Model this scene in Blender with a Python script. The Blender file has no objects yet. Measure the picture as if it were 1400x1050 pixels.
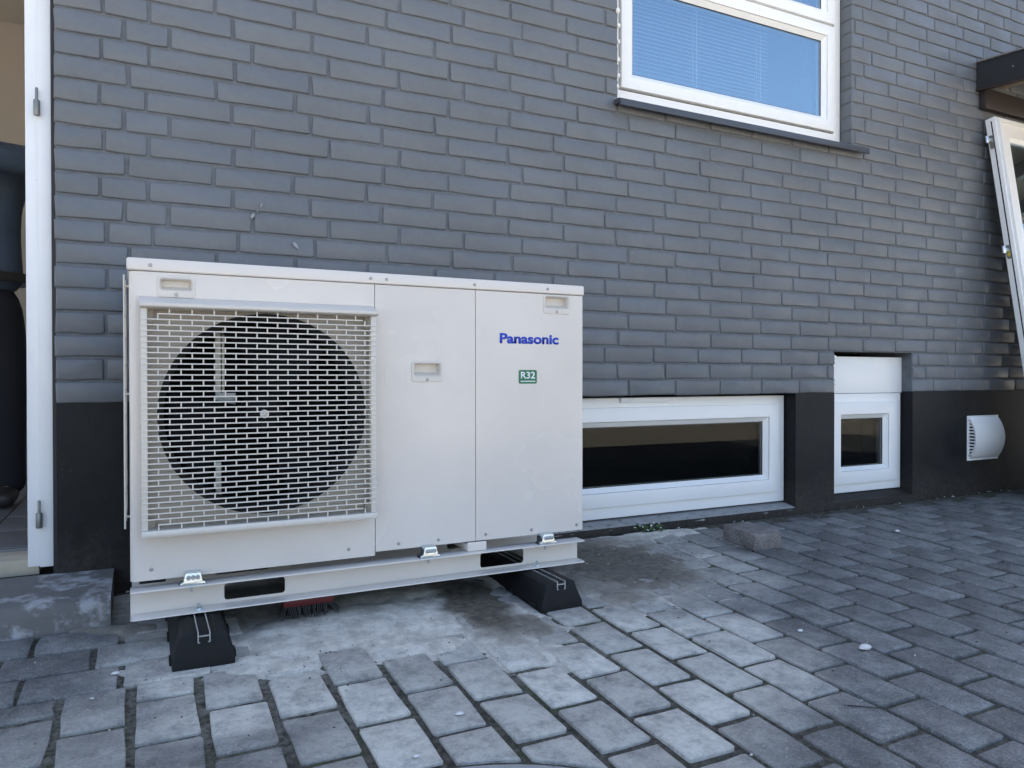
import bpy, bmesh, math, random
from mathutils import Vector, Matrix, noise
R = math.radians
rng = random.Random(7)
scene = bpy.context.scene
COL = scene.collection

# ------------------------------------------------------------------ camera
FPX = 1012.76
CAM = Vector((0.2187, -2.4726, 0.0713))
def cam_matrix():
    y, p, r = -0.4632, -0.0085, 0.0008
    M = Matrix.Rotation(y, 3, 'Z') @ Matrix.Rotation(p, 3, 'X') @ Matrix.Rotation(r, 3, 'Y')
    return M                                     # columns: right, forward, up
CM = cam_matrix()
cd = bpy.data.cameras.new('camera'); cam = bpy.data.objects.new('camera', cd); COL.objects.link(cam)
rt, fw, up = CM.col[0], CM.col[1], CM.col[2]
M4 = Matrix((( rt.x, up.x, -fw.x, CAM.x), (rt.y, up.y, -fw.y, CAM.y), (rt.z, up.z, -fw.z, CAM.z), (0, 0, 0, 1)))
cam.matrix_world = M4
cd.sensor_width = 36; cd.lens = FPX / 1400 * 36; cd.clip_start = .02; cd.clip_end = 2000
scene.camera = cam
def px(p):
    c = CM.transposed() @ (Vector(p) - CAM)
    if c.y < .05: return None
    return (700 + FPX * c.x / c.y, 525 - FPX * c.z / c.y, c.y)

# ------------------------------------------------------------------ light
SUN_EL, SUN_AZ = R(41), R(12)                     # sun stands behind the house: the whole yard is in open shade
w = bpy.data.worlds.new('World'); scene.world = w; w.use_nodes = True
nt = w.node_tree; nt.nodes.clear()
sky = nt.nodes.new('ShaderNodeTexSky'); sky.sky_type = 'NISHITA'; sky.sun_disc = False
sky.sun_elevation = SUN_EL; sky.sun_rotation = SUN_AZ; sky.air_density = 0.9; sky.dust_density = 4.0; sky.ozone_density = 0.2
bg = nt.nodes.new('ShaderNodeBackground'); bg.inputs['Strength'].default_value = 0.15
wo = nt.nodes.new('ShaderNodeOutputWorld')
nt.links.new(sky.outputs[0], bg.inputs[0]); nt.links.new(bg.outputs[0], wo.inputs[0])
sl = bpy.data.lights.new('sun', 'SUN'); sl.energy = 5.0; sl.angle = R(.53); sl.color = (1, .95, .87)
so = bpy.data.objects.new('sun', sl); COL.objects.link(so)
sd = Vector((math.sin(SUN_AZ) * math.cos(SUN_EL), math.cos(SUN_AZ) * math.cos(SUN_EL), math.sin(SUN_EL)))
so.rotation_euler = sd.to_track_quat('Z', 'Y').to_euler()
vs = scene.view_settings; vs.view_transform = 'Standard'; vs.look = 'None'; vs.gamma = 1.0; vs.use_curve_mapping = False
vs.exposure = 1.9

# ------------------------------------------------------------------ materials
def new_mat(name):
    m = bpy.data.materials.new(name); m.use_nodes = True
    n = m.node_tree; b = n.nodes['Principled BSDF']
    return m, n, b
def N(n, t, **k):
    x = n.nodes.new(t)
    for a, v in k.items(): setattr(x, a, v)
    return x
def mix(n, f, a, b, mode='MIX'):
    x = N(n, 'ShaderNodeMix', data_type='RGBA', blend_type=mode)
    for s, v in ((0, f), (6, a), (7, b)):
        if isinstance(v, (int, float)): x.inputs[s].default_value = v
        elif isinstance(v, tuple): x.inputs[s].default_value = v + (1,) if len(v) == 3 else v
        else: n.links.new(v, x.inputs[s])
    return x.outputs[2]
def mth(n, op, a, b=None, c=None):
    x = N(n, 'ShaderNodeMath', operation=op)
    for i, v in enumerate((a, b, c)):
        if v is None: continue
        if isinstance(v, (int, float)): x.inputs[i].default_value = v
        else: n.links.new(v, x.inputs[i])
    return x.outputs[0]
def noise_t(n, vec, scale, detail=4, rough=.55, w=None):
    x = N(n, 'ShaderNodeTexNoise'); x.inputs['Scale'].default_value = scale
    x.inputs['Detail'].default_value = detail; x.inputs['Roughness'].default_value = rough
    if vec is not None: n.links.new(vec, x.inputs['Vector'])
    return x.outputs[0]
def mrange(n, v, a, b, c=0., d=1., smooth=True):
    x = N(n, 'ShaderNodeMapRange', interpolation_type='SMOOTHSTEP' if smooth else 'LINEAR', clamp=True)
    n.links.new(v, x.inputs[0])
    for i, q in enumerate((a, b, c, d)): x.inputs[i + 1].default_value = q
    return x.outputs[0]
def bump(n, b, h, strength=.3, dist=.002):
    x = N(n, 'ShaderNodeBump'); x.inputs['Strength'].default_value = strength; x.inputs['Distance'].default_value = dist
    n.links.new(h, x.inputs['Height']); n.links.new(x.outputs[0], b.inputs['Normal'])
def pos(n): return N(n, 'ShaderNodeNewGeometry').outputs['Position']
def orand(n): return N(n, 'ShaderNodeObjectInfo').outputs['Random']

def simple(name, col, rough=.5, metal=0., var=.12, scale=8., bs=0., bscale=120., spec=.5, dirt=None):
    m, n, b = new_mat(name)
    P = pos(n); t = noise_t(n, P, scale, 5)
    k = mth(n, 'ADD', mth(n, 'MULTIPLY', t, 2 * var), 1 - var)
    c = mix(n, 1., col, k, 'MULTIPLY')
    if dirt:
        c = mix(n, mrange(n, noise_t(n, P, dirt[1], 6, .65), dirt[2], dirt[3], 0, dirt[4]), c, dirt[0])
    n.links.new(c, b.inputs['Base Color'])
    b.inputs['Roughness'].default_value = rough; b.inputs['Metallic'].default_value = metal
    b.inputs['Specular IOR Level'].default_value = spec
    if bs: bump(n, b, noise_t(n, P, bscale, 4), bs, .002)
    return m

MAT = {}
def brick_paint():
    m, n, b = new_mat('grey_masonry_paint'); P = pos(n)
    r = mrange(n, orand(n), 0, 1, .96, 1.04, False)
    big = mrange(n, noise_t(n, P, 2.2, 4), .3, .7, .92, 1.07)
    fine = mrange(n, noise_t(n, P, 60, 5), .25, .75, .96, 1.04)
    k = mth(n, 'MULTIPLY', mth(n, 'MULTIPLY', r, big), fine)
    c = mix(n, 1., (.121, .133, .146), k, 'MULTIPLY')
    # worn paint on arrises and a few pale scuffs
    sc = mrange(n, noise_t(n, P, 23, 6, .7), .77, .82, 0, .3)
    c = mix(n, sc, c, (.25, .25, .26))
    n.links.new(c, b.inputs['Base Color'])
    n.links.new(mrange(n, noise_t(n, P, 9, 3), .3, .7, .42, .6), b.inputs['Roughness'])
    h = mth(n, 'ADD', mth(n, 'MULTIPLY', noise_t(n, P, 28, 4), 1.), mth(n, 'MULTIPLY', noise_t(n, P, 320, 3), .3))
    bump(n, b, h, .25, .003)
    return m
MAT['brick'] = brick_paint()
def mortar():
    m, n, b = new_mat('painted_mortar'); P = pos(n)
    k = mrange(n, noise_t(n, P, 30, 5), .3, .7, .8, 1.05)
    n.links.new(mix(n, 1., (.126, .138, .151), k, 'MULTIPLY'), b.inputs['Base Color'])
    b.inputs['Roughness'].default_value = .7
    bump(n, b, noise_t(n, P, 90, 6, .7), .8, .004)
    return m
MAT['mortar'] = mortar()
def plinth_mat():
    m, n, b = new_mat('black_plinth_paint'); P = pos(n); sep = N(n, 'ShaderNodeSeparateXYZ'); n.links.new(P, sep.inputs[0])
    k = mrange(n, noise_t(n, P, 3.5, 6, .65), .3, .7, .6, 1.5)
    c = mix(n, 1., (.007, .008, .0095), k, 'MULTIPLY')
    zz = mth(n, 'ADD', sep.outputs[2], mth(n, 'MULTIPLY', mth(n, 'SUBTRACT', noise_t(n, P, 6, 6, .7), .5), .30))
    splash = mth(n, 'MULTIPLY', mrange(n, zz, -.56, -.34, 1., 0.), mrange(n, noise_t(n, P, 60, 5, .7), .3, .7, .25, 1.))
    c = mix(n, mth(n, 'MULTIPLY', splash, .55), c, (.075, .062, .052))
    c = mix(n, mrange(n, noise_t(n, P, 120, 3, .6), .70, .74, 0, .5), c, (.14, .14, .135))
    n.links.new(c, b.inputs['Base Color']); b.inputs['Roughness'].default_value = .55; b.inputs['Specular IOR Level'].default_value = .25
    bump(n, b, mth(n, 'ADD', noise_t(n, P, 14, 4), mth(n, 'MULTIPLY', noise_t(n, P, 150, 4), .3)), .4, .004)
    return m
MAT['plinth'] = plinth_mat()
MAT['white'] = simple('white_frame_paint', (.8, .8, .78), .32, var=.03, scale=6, dirt=((.5, .48, .43), 30, .66, .85, .35))
MAT['white_edge'] = simple('white_door_paint', (.76, .77, .77), .35, var=.05, scale=9, dirt=((.42, .38, .32), 26, .66, .82, .5))
MAT['foam'] = simple('white_foam_filler', (.78, .77, .72), .9, bs=.5, bscale=150)
MAT['gasket'] = simple('dark_gasket', (.02, .02, .022), .6)
MAT['sillmat'] = simple('dark_grey_sill_metal', (.055, .06, .07), .38, var=.15, scale=12)
MAT['casing'] = simple('cream_powder_coat', (.60, .545, .465), .22, var=.015, scale=3, bs=.05, bscale=500, spec=.5)
def casing_mat(name, col):
    m, n, b = new_mat(name); P = pos(n)
    k = mrange(n, noise_t(n, P, 2.5, 5, .6), .3, .7, .95, 1.03)
    c = mix(n, 1., col, k, 'MULTIPLY'); c = mix(n, mrange(n, noise_t(n, P, 7, 7, .7), .45, .9, 0, .10), c, (.42, .39, .34))
    n.links.new(c, b.inputs['Base Color'])
    n.links.new(mrange(n, noise_t(n, P, 3, 3, .5), .3, .7, .20, .28), b.inputs['Roughness'])
    h = mth(n, 'ADD', mth(n, 'MULTIPLY', noise_t(n, P, 2.5, 1), 4.), mth(n, 'MULTIPLY', noise_t(n, P, 700, 2), .12))
    bump(n, b, h, .35, .0014)
    return m
MAT['casing'] = casing_mat('cream_powder_coat', (.655, .605, .55))
MAT['lid'] = simple('cream_powder_coat_lid', (.68, .635, .585), .22, var=.02, scale=4, bs=.05, bscale=500)
MAT['plastic'] = simple('cream_plastic', (.61, .57, .51), .33, var=.02)
MAT['shroud'] = simple('shade_toned_beige', (.34, .31, .26), .5, var=.06)  # beige darkened to carry the shade of the grille
MAT['shroud_dark'] = simple('dark_grey_fan_ring', (.035, .035, .034), .6, spec=.3)
MAT['darkin'] = simple('dark_interior', (.006, .006, .007), .7)
MAT['coil'] = simple('dark_coil_fins', (.004, .005, .006), .7, spec=.1)
MAT['blade'] = simple('dark_fan_plastic', (.006, .007, .009), .7, spec=.15)
MAT['post'] = simple('galvanised_post', (.42, .43, .40), .45, metal=.4)
MAT['zinc'] = simple('zinc_plated_steel', (.62, .68, .70), .22, metal=.9, var=.25, scale=60)
MAT['alu'] = simple('brushed_aluminium', (.7, .71, .72), .32, metal=.85, var=.1, scale=40)
MAT['screw'] = simple('screw_steel', (.35, .34, .33), .4, metal=.8)
MAT['rubber'] = simple('black_rubber', (.008, .0085, .0095), .6, spec=.25, var=.4, scale=25, bs=.3, bscale=300, dirt=((.08, .075, .07), 22, .62, .85, .35))
MAT['red'] = simple('red_plastic', (.11, .006, .008), .45)
MAT['bristle'] = simple('black_bristle', (.012, .012, .013), .6)
MAT['logo'] = simple('blue_lettering', (.0, .045, .46), .4, var=0)
MAT['labelgreen'] = simple('green_label', (.006, .15, .062), .45, var=0)
MAT['labelwhite'] = simple('white_print', (.8, .82, .82), .5, var=0)
MAT['brown'] = simple('dark_brown_timber', (.026, .019, .019), .45, var=.3, scale=20, bs=.25, bscale=60)
MAT['fascia'] = simple('anthracite_fascia', (.024, .026, .03), .42, var=.2, scale=10, bs=.2, bscale=60)
MAT['raw_wood'] = simple('pale_raw_timber', (.25, .19, .12), .7, var=.3, scale=14)
MAT['flashing'] = simple('grey_roof_felt', (.16, .15, .15), .8, var=.3, scale=30)
MAT['concrete'] = simple('stained_concrete', (.13, .125, .12), .85, var=.3, scale=6, bs=.7, bscale=40, dirt=((.4, .41, .42), 9, .50, .62, .75))
MAT['mortar_grey'] = simple('rough_grey_mortar', (.27, .27, .265), .9, var=.35, scale=25, bs=.8, bscale=90, dirt=((.05, .045, .04), 30, .55, .7, .7))
MAT['cover'] = simple('light_concrete_cover', (.26, .26, .255), .9, var=.25, scale=30, bs=.7, bscale=120)
MAT['plaster'] = simple('beige_plaster', (.40, .375, .34), .8, var=.05)
MAT['ceiling'] = simple('white_plaster', (.7, .69, .66), .8, var=.03)
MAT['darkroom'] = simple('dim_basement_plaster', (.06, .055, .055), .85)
MAT['tile'] = simple('grey_floor_tile', (.16, .155, .15), .35, var=.2, scale=5)
MAT['grout'] = simple('pale_grout', (.3, .29, .27), .9)
MAT['cream_wood'] = simple('worn_cream_wood', (.45, .40, .31), .6, var=.2, scale=20, dirt=((.12, .1, .08), 16, .58, .75, .6))
MAT['hinge'] = simple('dull_grey_hinge', (.22, .23, .22), .45, metal=.5, var=.2, scale=60)
MAT['yellow'] = simple('yellow_tag', (.55, .45, .03), .5)
MAT['jacket'] = simple('blue_grey_work_cloth', (.075, .105, .15), .85, var=.35, scale=9, bs=1., bscale=14)
MAT['trousers'] = simple('black_work_cloth', (.012, .013, .018), .85, var=.2, scale=12)
MAT['skin'] = simple('skin', (.42, .25, .18), .55)
MAT['hair'] = simple('brown_hair', (.05, .03, .02), .6)
MAT['boot'] = simple('dark_leather', (.03, .027, .025), .5)
MAT['blind'] = simple('white_blind_slat', (.85, .86, .87), .5, var=.02)
MAT['rooftile'] = simple('dark_roof_tile', (.06, .055, .055), .7, var=.3)
MAT['pebble'] = simple('white_pebble', (.62, .61, .58), .7, var=.15, scale=60, bs=.4, bscale=150)
MAT['bounce_ground'] = simple('pale_bounce_ground', (.50, .445, .36), .95, var=.2, scale=3)
MAT['weedgreen'] = simple('weed_green', (.05, .09, .025), .7, var=.3, scale=80)
MAT['chip'] = simple('dark_crumbs', (.03, .027, .022), .9, var=.4, scale=60)
MAT['palechip'] = simple('pale_mortar_crumbs', (.5, .49, .46), .9, var=.2, scale=60)

def glass(name, tint, refl, fk=1.6, gc=(1., 1., 1.), rough=.0):
    m, n, b = new_mat(name); n.nodes.remove(b)
    g = N(n, 'ShaderNodeBsdfGlossy'); g.inputs['Roughness'].default_value = rough; g.inputs['Color'].default_value = gc + (1,)
    t = N(n, 'ShaderNodeBsdfTransparent'); t.inputs['Color'].default_value = tint + (1,)
    ge = N(n, 'ShaderNodeNewGeometry'); dt = N(n, 'ShaderNodeVectorMath', operation='DOT_PRODUCT'); n.links.new(ge.outputs['Normal'], dt.inputs[0]); n.links.new(ge.outputs['Incoming'], dt.inputs[1])
    f5 = mth(n, 'POWER', mth(n, 'SUBTRACT', 1.0, mth(n, 'ABSOLUTE', dt.outputs['Value'])), 5.0)
    fr = mth(n, 'ADD', mth(n, 'MULTIPLY', f5, .96), .04)
    k = mth(n, 'MINIMUM', mth(n, 'ADD', mth(n, 'MULTIPLY', fr, fk), refl), 1.0)
    mx = N(n, 'ShaderNodeMixShader'); n.links.new(k, mx.inputs[0]); n.links.new(t.outputs[0], mx.inputs[1]); n.links.new(g.outputs[0], mx.inputs[2])
    n.links.new(mx.outputs[0], n.nodes['Material Output'].inputs['Surface'])
    return m
MAT['glass'] = glass('coated_double_glazing', (.95, .96, .96), .17, 1.5, (.62, .84, 1.))
MAT['glass_low'] = glass('dark_window_glass', (.8, .82, .82), .0, .14)
MAT['splash'] = simple('pale_scuff', (.27, .28, .30), .8)
MAT['glass_clear'] = glass('inner_window_glass', (.95, .96, .96), .0, .8)

# pale cement dust, with sky sheen painted into the mid-foreground blobs (x, y, radius x, radius y, amount)
DUST_SHEEN = [(.42, -.80, .26, .20, .95), (.70, -.70, .34, .20, 1.0), (.95, -.95, .42, .34, .62), (1.35, -.95, .42, .30, .6), (1.75, -.42, .45, .38, .6),
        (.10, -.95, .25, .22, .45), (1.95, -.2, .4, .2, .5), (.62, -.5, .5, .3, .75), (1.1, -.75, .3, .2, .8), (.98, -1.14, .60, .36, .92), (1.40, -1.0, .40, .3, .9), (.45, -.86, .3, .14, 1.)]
def blobs(n, P, lst, warp=.18):
    sep = N(n, 'ShaderNodeSeparateXYZ'); n.links.new(P, sep.inputs[0])
    wx = mth(n, 'MULTIPLY', mth(n, 'SUBTRACT', noise_t(n, P, 4.5, 5, .6), .5), warp * 3)
    out = None
    for (x, y, rx, ry, a) in lst:
        dx = mth(n, 'DIVIDE', mth(n, 'SUBTRACT', mth(n, 'ADD', sep.outputs[0], wx), x), rx)
        dy = mth(n, 'DIVIDE', mth(n, 'SUBTRACT', sep.outputs[1], y), ry)
        d = mth(n, 'ADD', mth(n, 'MULTIPLY', dx, dx), mth(n, 'MULTIPLY', dy, dy))
        v = mrange(n, d, 0.25, 1.6, a, 0.)
        out = v if out is None else mth(n, 'MAXIMUM', out, v)
    return out
def paver_mat(name, base, dust_sheen=True, red=False):
    m, n, b = new_mat(name); P = pos(n)
    r = mrange(n, orand(n), 0, 1, .80, 1.22, False)
    mid = mrange(n, noise_t(n, P, 13, 6, .6), .28, .72, .72, 1.25)
    spk = mth(n, 'MULTIPLY', mrange(n, noise_t(n, P, 190, 4, .75), .3, .7, .45, 1.6, False), mrange(n, noise_t(n, P, 48, 6, .75), .3, .7, .72, 1.28, False))
    k = mth(n, 'MULTIPLY', mth(n, 'MULTIPLY', r, mid), spk)
    c = mix(n, 1., base, k, 'MULTIPLY')
    # pale aggregate flecks
    fl = mrange(n, noise_t(n, P, 150, 2, .5), .68, .73, 0, .75); c = mix(n, fl, c, (.42, .42, .41))
    # irregular limey bloom anywhere
    bl = mth(n, 'MULTIPLY', mrange(n, noise_t(n, P, 6.5, 8, .75), .54, .74, 0, .6), mrange(n, orand(n), 0, 1, .2, 1., False)); c = mix(n, bl, c, (.30, .31, .32))
    if dust_sheen:
        d = mth(n, 'MULTIPLY', blobs(n, P, DUST_SHEEN), mth(n, 'MULTIPLY', mrange(n, noise_t(n, P, 22, 9, .8), .30, .62, .30, 1.), mrange(n, orand(n), 0, 1, .62, 1.1, False)))
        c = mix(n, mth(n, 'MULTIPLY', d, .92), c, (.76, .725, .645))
    n.links.new(c, b.inputs['Base Color'])
    n.links.new(mrange(n, noise_t(n, P, 20, 4), .3, .7, .46, .74), b.inputs['Roughness'])
    h = mth(n, 'ADD', noise_t(n, P, 330, 3, .6), mth(n, 'MULTIPLY', noise_t(n, P, 45, 5), 1.2))
    bump(n, b, h, 1., .004)
    return m
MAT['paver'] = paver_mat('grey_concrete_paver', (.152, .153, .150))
MAT['paver_side'] = paver_mat('brown_grey_concrete_paver', (.20, .178, .165), False)
BROWN = [(1.06, -.50, .11, .30, 1.), (1.13, -.72, .07, .1, .8), (1.70, -.34, .26, .34, .9), (1.55, -.12, .4, .14, .8), (1.5, -.5, .12, .25, .7), (.3, -.36, .5, .12, .7), (.9, -.15, .5, .2, .8)]
def dirt_mat(name, joint):
    m, n, b = new_mat(name); P = pos(n)
    pale = mix(n, mrange(n, noise_t(n, P, 25, 6), .3, .7), (.46, .435, .38), (.74, .70, .62))
    brown = mix(n, mrange(n, noise_t(n, P, 40, 6, .7), .3, .7), (.052, .044, .033), (.155, .132, .10))
    if joint:
        c = mix(n, mrange(n, noise_t(n, P, 70, 5, .7), .3, .75), (.022, .020, .016), (.15, .135, .105))
        moss = mth(n, 'MULTIPLY', mrange(n, noise_t(n, P, 5, 5), .46, .62), mrange(n, noise_t(n, P, 60, 3), .4, .6))
        c = mix(n, mth(n, 'MULTIPLY', moss, .7), c, (.045, .065, .018))
        d = blobs(n, P, [(.70, -.58, .62, .34, 1.), (.45, -.80, .36, .28, .95), (.12, -.75, .26, .3, .7), (1.05, -.85, .3, .2, .8)]); c = mix(n, mth(n, 'MULTIPLY', d, mth(n, 'MULTIPLY', mrange(n, noise_t(n, P, 35, 5, .7), .35, .65), .75)), c, (.24, .225, .19))
    else:
        c = mix(n, blobs(n, P, BROWN, .1), pale, brown)
        sp = mrange(n, noise_t(n, P, 260, 2, .5), .64, .7, 0, .55); c = mix(n, sp, c, (.06, .055, .045))
    n.links.new(c, b.inputs['Base Color']); b.inputs['Roughness'].default_value = .95
    bump(n, b, mth(n, 'ADD', noise_t(n, P, 180, 5, .7), noise_t(n, P, 30, 4)), 1., .006)
    return m
MAT['joint'] = dirt_mat('joint_soil', True)
MAT['soil'] = dirt_mat('sandy_soil', False)

# ------------------------------------------------------------------ mesh helpers
ORG = {}                                            # world origin of each parent
def org(p):
    return ORG.get(p, Vector((0, 0, 0))) if p else Vector((0, 0, 0))
def link(name, me, mat, parent=None, loc=(0, 0, 0), rot=None, **pr):
    o = bpy.data.objects.new(name, me); COL.objects.link(o)
    if mat is not None and not me.materials: me.materials.append(MAT[mat])
    o.location = Vector(loc) - org(parent)
    if rot: o.rotation_euler = rot
    if parent: o.parent = parent
    ORG[o] = Vector(loc)
    for k, v in pr.items(): o[k] = v
    return o
def thing(name, loc, label, cat, group=None):
    o = bpy.data.objects.new(name, None); COL.objects.link(o); o.location = loc; o.empty_display_size = .1
    ORG[o] = Vector(loc); o['label'] = label; o['category'] = cat
    if group: o['group'] = group
    return o
def tag(o, label, cat, group=None):
    o['label'] = label; o['category'] = cat
    if group: o['group'] = group
    return o

class MB:
    def __init__(s): s.v = []; s.f = []
    def add(s, vs, fs):
        k = len(s.v); s.v += [Vector(p) for p in vs]; s.f += [tuple(i + k for i in f) for f in fs]; return s
    def box(s, x0, x1, y0, y1, z0, z1, M=None):
        vs = [Vector((x, y, z)) for x in (x0, x1) for y in (y0, y1) for z in (z0, z1)]
        if M: vs = [M @ p for p in vs]
        return s.add(vs, [(0, 1, 3, 2), (4, 6, 7, 5), (0, 4, 5, 1), (2, 3, 7, 6), (0, 2, 6, 4), (1, 5, 7, 3)])
    def loft(s, loops, cap0=True, cap1=True, closed=True):
        k = len(s.v); n = len(loops[0])
        for l in loops: s.v += [Vector(p) for p in l]
        for a in range(len(loops) - 1):
            for i in range(n if closed else n - 1):
                j = (i + 1) % n
                s.f.append((k + a * n + i, k + a * n + j, k + (a + 1) * n + j, k + (a + 1) * n + i))
        if cap0: s.f.append(tuple(k + i for i in reversed(range(n))))
        if cap1: s.f.append(tuple(k + (len(loops) - 1) * n + i for i in range(n)))
        return s
    def tube(s, a, b, r, n=8, r2=None):
        a, b = Vector(a), Vector(b); d = (b - a).normalized(); u = d.orthogonal().normalized(); v = d.cross(u)
        r2 = r if r2 is None else r2
        L = [[p + (u * math.cos(t) + v * math.sin(t)) * q for t in [2 * math.pi * i / n for i in range(n)]] for p, q in ((a, r), (b, r2))]
        return s.loft(L)
    def lathe(s, prof, c, ax='y', n=24, cap0=True, cap1=True):
        L = []
        for r, h in prof:
            l = []
            for i in range(n):
                t = 2 * math.pi * i / n; a, b = r * math.cos(t), r * math.sin(t)
                l.append((c[0] + a, c[1] + h, c[2] + b) if ax == 'y' else ((c[0] + a, c[1] + b, c[2] + h) if ax == 'z' else (c[0] + h, c[1] + a, c[2] + b)))
            L.append(l)
        return s.loft(L, cap0, cap1)
    def mesh(s, name, origin=(0, 0, 0), bevel=0, seg=2, smooth=True, weld=True, ang=35):
        me = bpy.data.meshes.new(name); o = Vector(origin)
        me.from_pydata([p - o for p in s.v], [], s.f)
        bm = bmesh.new(); bm.from_mesh(me)
        if weld: bmesh.ops.remove_doubles(bm, verts=bm.verts, dist=1e-5)
        bmesh.ops.recalc_face_normals(bm, faces=bm.faces)
        if bevel:
            es = [e for e in bm.edges if len(e.link_faces) == 2 and e.calc_face_angle(0) > R(30)]
            bmesh.ops.bevel(bm, geom=es, offset=bevel, segments=seg, profile=.6, affect='EDGES', clamp_overlap=True)
        bm.to_mesh(me); bm.free()
        if smooth:
            me.polygons.foreach_set('use_smooth', [True] * len(me.polygons)); me.set_sharp_from_angle(angle=R(ang))
        return me
    def build(s, name, mat, parent=None, loc=None, bevel=0, seg=2, smooth=True, weld=True, ang=35, **pr):
        L = Vector(loc) if loc is not None else org(parent)
        return link(name, s.mesh(name, L, bevel, seg, smooth, weld, ang), mat, parent, L, **pr)

def rr(x0, x1, z0, z1, r, n=5):
    """rounded rectangle loop in the XZ plane as (x, z)"""
    out = []
    for cx, cz, a0 in ((x1 - r, z1 - r, 0), (x0 + r, z1 - r, 90), (x0 + r, z0 + r, 180), (x1 - r, z0 + r, 270)):
        for i in range(n): 
            t = R(a0 + 90 * i / (n - 1)); out.append((cx + r * math.cos(t), cz + r * math.sin(t)))
    return out
def plate(outer, holes, f, M=None):
    """flat plate with holes: loops of 2D points, f maps (a, b) to 3D. returns MB"""
    bm = bmesh.new(); es = []
    for lp in [outer] + holes:
        vs = [bm.verts.new(Vector((a, b, 0))) for a, b in lp]
        for i in range(len(vs)): es.append(bm.edges.new((vs[i], vs[(i + 1) % len(vs)])))
    bmesh.ops.triangle_fill(bm, use_beauty=True, use_dissolve=False, edges=es, normal=(0, 0, 1))
    bm.verts.index_update(); mb = MB()
    mb.add([f(v.co.x, v.co.y) for v in bm.verts], [tuple(v.index for v in fc.verts) for fc in bm.faces])
    bm.free(); return mb
def rect(x0, x1, z0, z1): return [(x0, z0), (x1, z0), (x1, z1), (x0, z1)]
def slab_holes(mb, x0, x1, z0, z1, holes, yf, yb, caps=True):
    """wall slab in XZ with rectangular holes, front at yf, back at yb, hole reveals built"""
    xs = sorted({x0, x1, *[h[0] for h in holes], *[h[1] for h in holes]}); zs = sorted({z0, z1, *[h[2] for h in holes], *[h[3] for h in holes]})
    xs = [x for x in xs if x0 <= x <= x1]; zs = [z for z in zs if z0 <= z <= z1]
    inside = lambda x, z: any(h[0] < x < h[1] and h[2] < z < h[3] for h in holes)
    for i in range(len(xs) - 1):
        for j in range(len(zs) - 1):
            a, b, c, d = xs[i], xs[i + 1], zs[j], zs[j + 1]
            if inside((a + b) / 2, (c + d) / 2): continue
            mb.add([(a, yf, c), (b, yf, c), (b, yf, d), (a, yf, d)], [(0, 1, 2, 3)])
            if yb is not None: mb.add([(a, yb, c), (a, yb, d), (b, yb, d), (b, yb, c)], [(0, 1, 2, 3)])
    if yb is not None:
        for (a, b, c, d) in holes:
            c, d = max(c, z0), min(d, z1)
            if c >= d: continue
            mb.add([(a, yf, c), (a, yf, d), (a, yb, d), (a, yb, c)], [(0, 1, 2, 3)])
            mb.add([(b, yf, c), (b, yb, c), (b, yb, d), (b, yf, d)], [(0, 1, 2, 3)])
            if c > z0: mb.add([(a, yf, c), (a, yb, c), (b, yb, c), (b, yf, c)], [(0, 1, 2, 3)])
            if d < z1: mb.add([(a, yf, d), (b, yf, d), (b, yb, d), (a, yb, d)], [(0, 1, 2, 3)])
        if caps:
            mb.add([(x0, yf, z1), (x1, yf, z1), (x1, yb, z1), (x0, yb, z1)], [(0, 1, 2, 3)])
            mb.add([(x0, yf, z0), (x0, yb, z0), (x0, yb, z1), (x0, yf, z1)], [(0, 1, 2, 3)])
            mb.add([(x1, yf, z0), (x1, yf, z1), (x1, yb, z1), (x1, yb, z0)], [(0, 1, 2, 3)])
    return mb

# ------------------------------------------------------------------ ground
SL = .0496
def gz(y): return -.556 + SL * max(y, -3.0) if y < 0 else -.556
mb = MB()
DZ = .0075
for (y0, y1) in ((0.0, -3.0), (-3.0, -4.4)):
    mb.add([(-3, y0, gz(y0) - DZ), (-3, y1, gz(y1) - DZ), (9, y1, gz(y1) - DZ), (9, y0, gz(y0) - DZ)], [(0, 1, 2, 3)])
paving = mb.build('paving', 'joint', kind='structure')
mb = MB()
z = gz(-4) - .03
mb.add([(-600, -600, z), (600, -600, z), (600, 600, z), (-600, 600, z)], [(0, 1, 2, 3)])
mb.build('ground', 'bounce_ground', kind='structure')  # unseen yard, made pale to bounce warm sunlight onto the house

# pavers
def paver_mesh(name, lx, ly, h=.055, seed=0, wear=.005):
    g = random.Random(seed); m = 4
    def loop(ix, z, j):
        pts = []
        hx, hy = lx / 2 - ix, ly / 2 - ix
        c = .004
        base = [(-hx, -hy + c), (-hx + c, -hy), (0, -hy), (hx - c, -hy), (hx, -hy + c), (hx, 0), (hx, hy - c), (hx - c, hy), (0, hy), (-hx + c, hy), (-hx, hy - c), (-hx, 0)]
        return [(x, y, z) for x, y in base]
    jit = [(g.uniform(-wear, wear), g.uniform(-wear, wear)) for _ in range(12)]
    mb = MB(); L = []
    for ix, z in ((0, -h), (0, -.0032), (.0008, -.0010), (.0026, 0)):
        l = loop(ix, z, 0); L.append([(x + jx * .6, y + jy * .6, z + (g.uniform(-.0006, .0006) if z > -.01 else 0)) for (x, y, z), (jx, jy) in zip(l, jit)])
    mb.loft(L, False, True)
    return mb.mesh(name, (0, 0, 0), ang=60)
PW, PL = .129, .188
pav = []                                              # (x, y, lx, ly, sideways)
CC = Vector((.62, -1.714)); CR = .465
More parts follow.
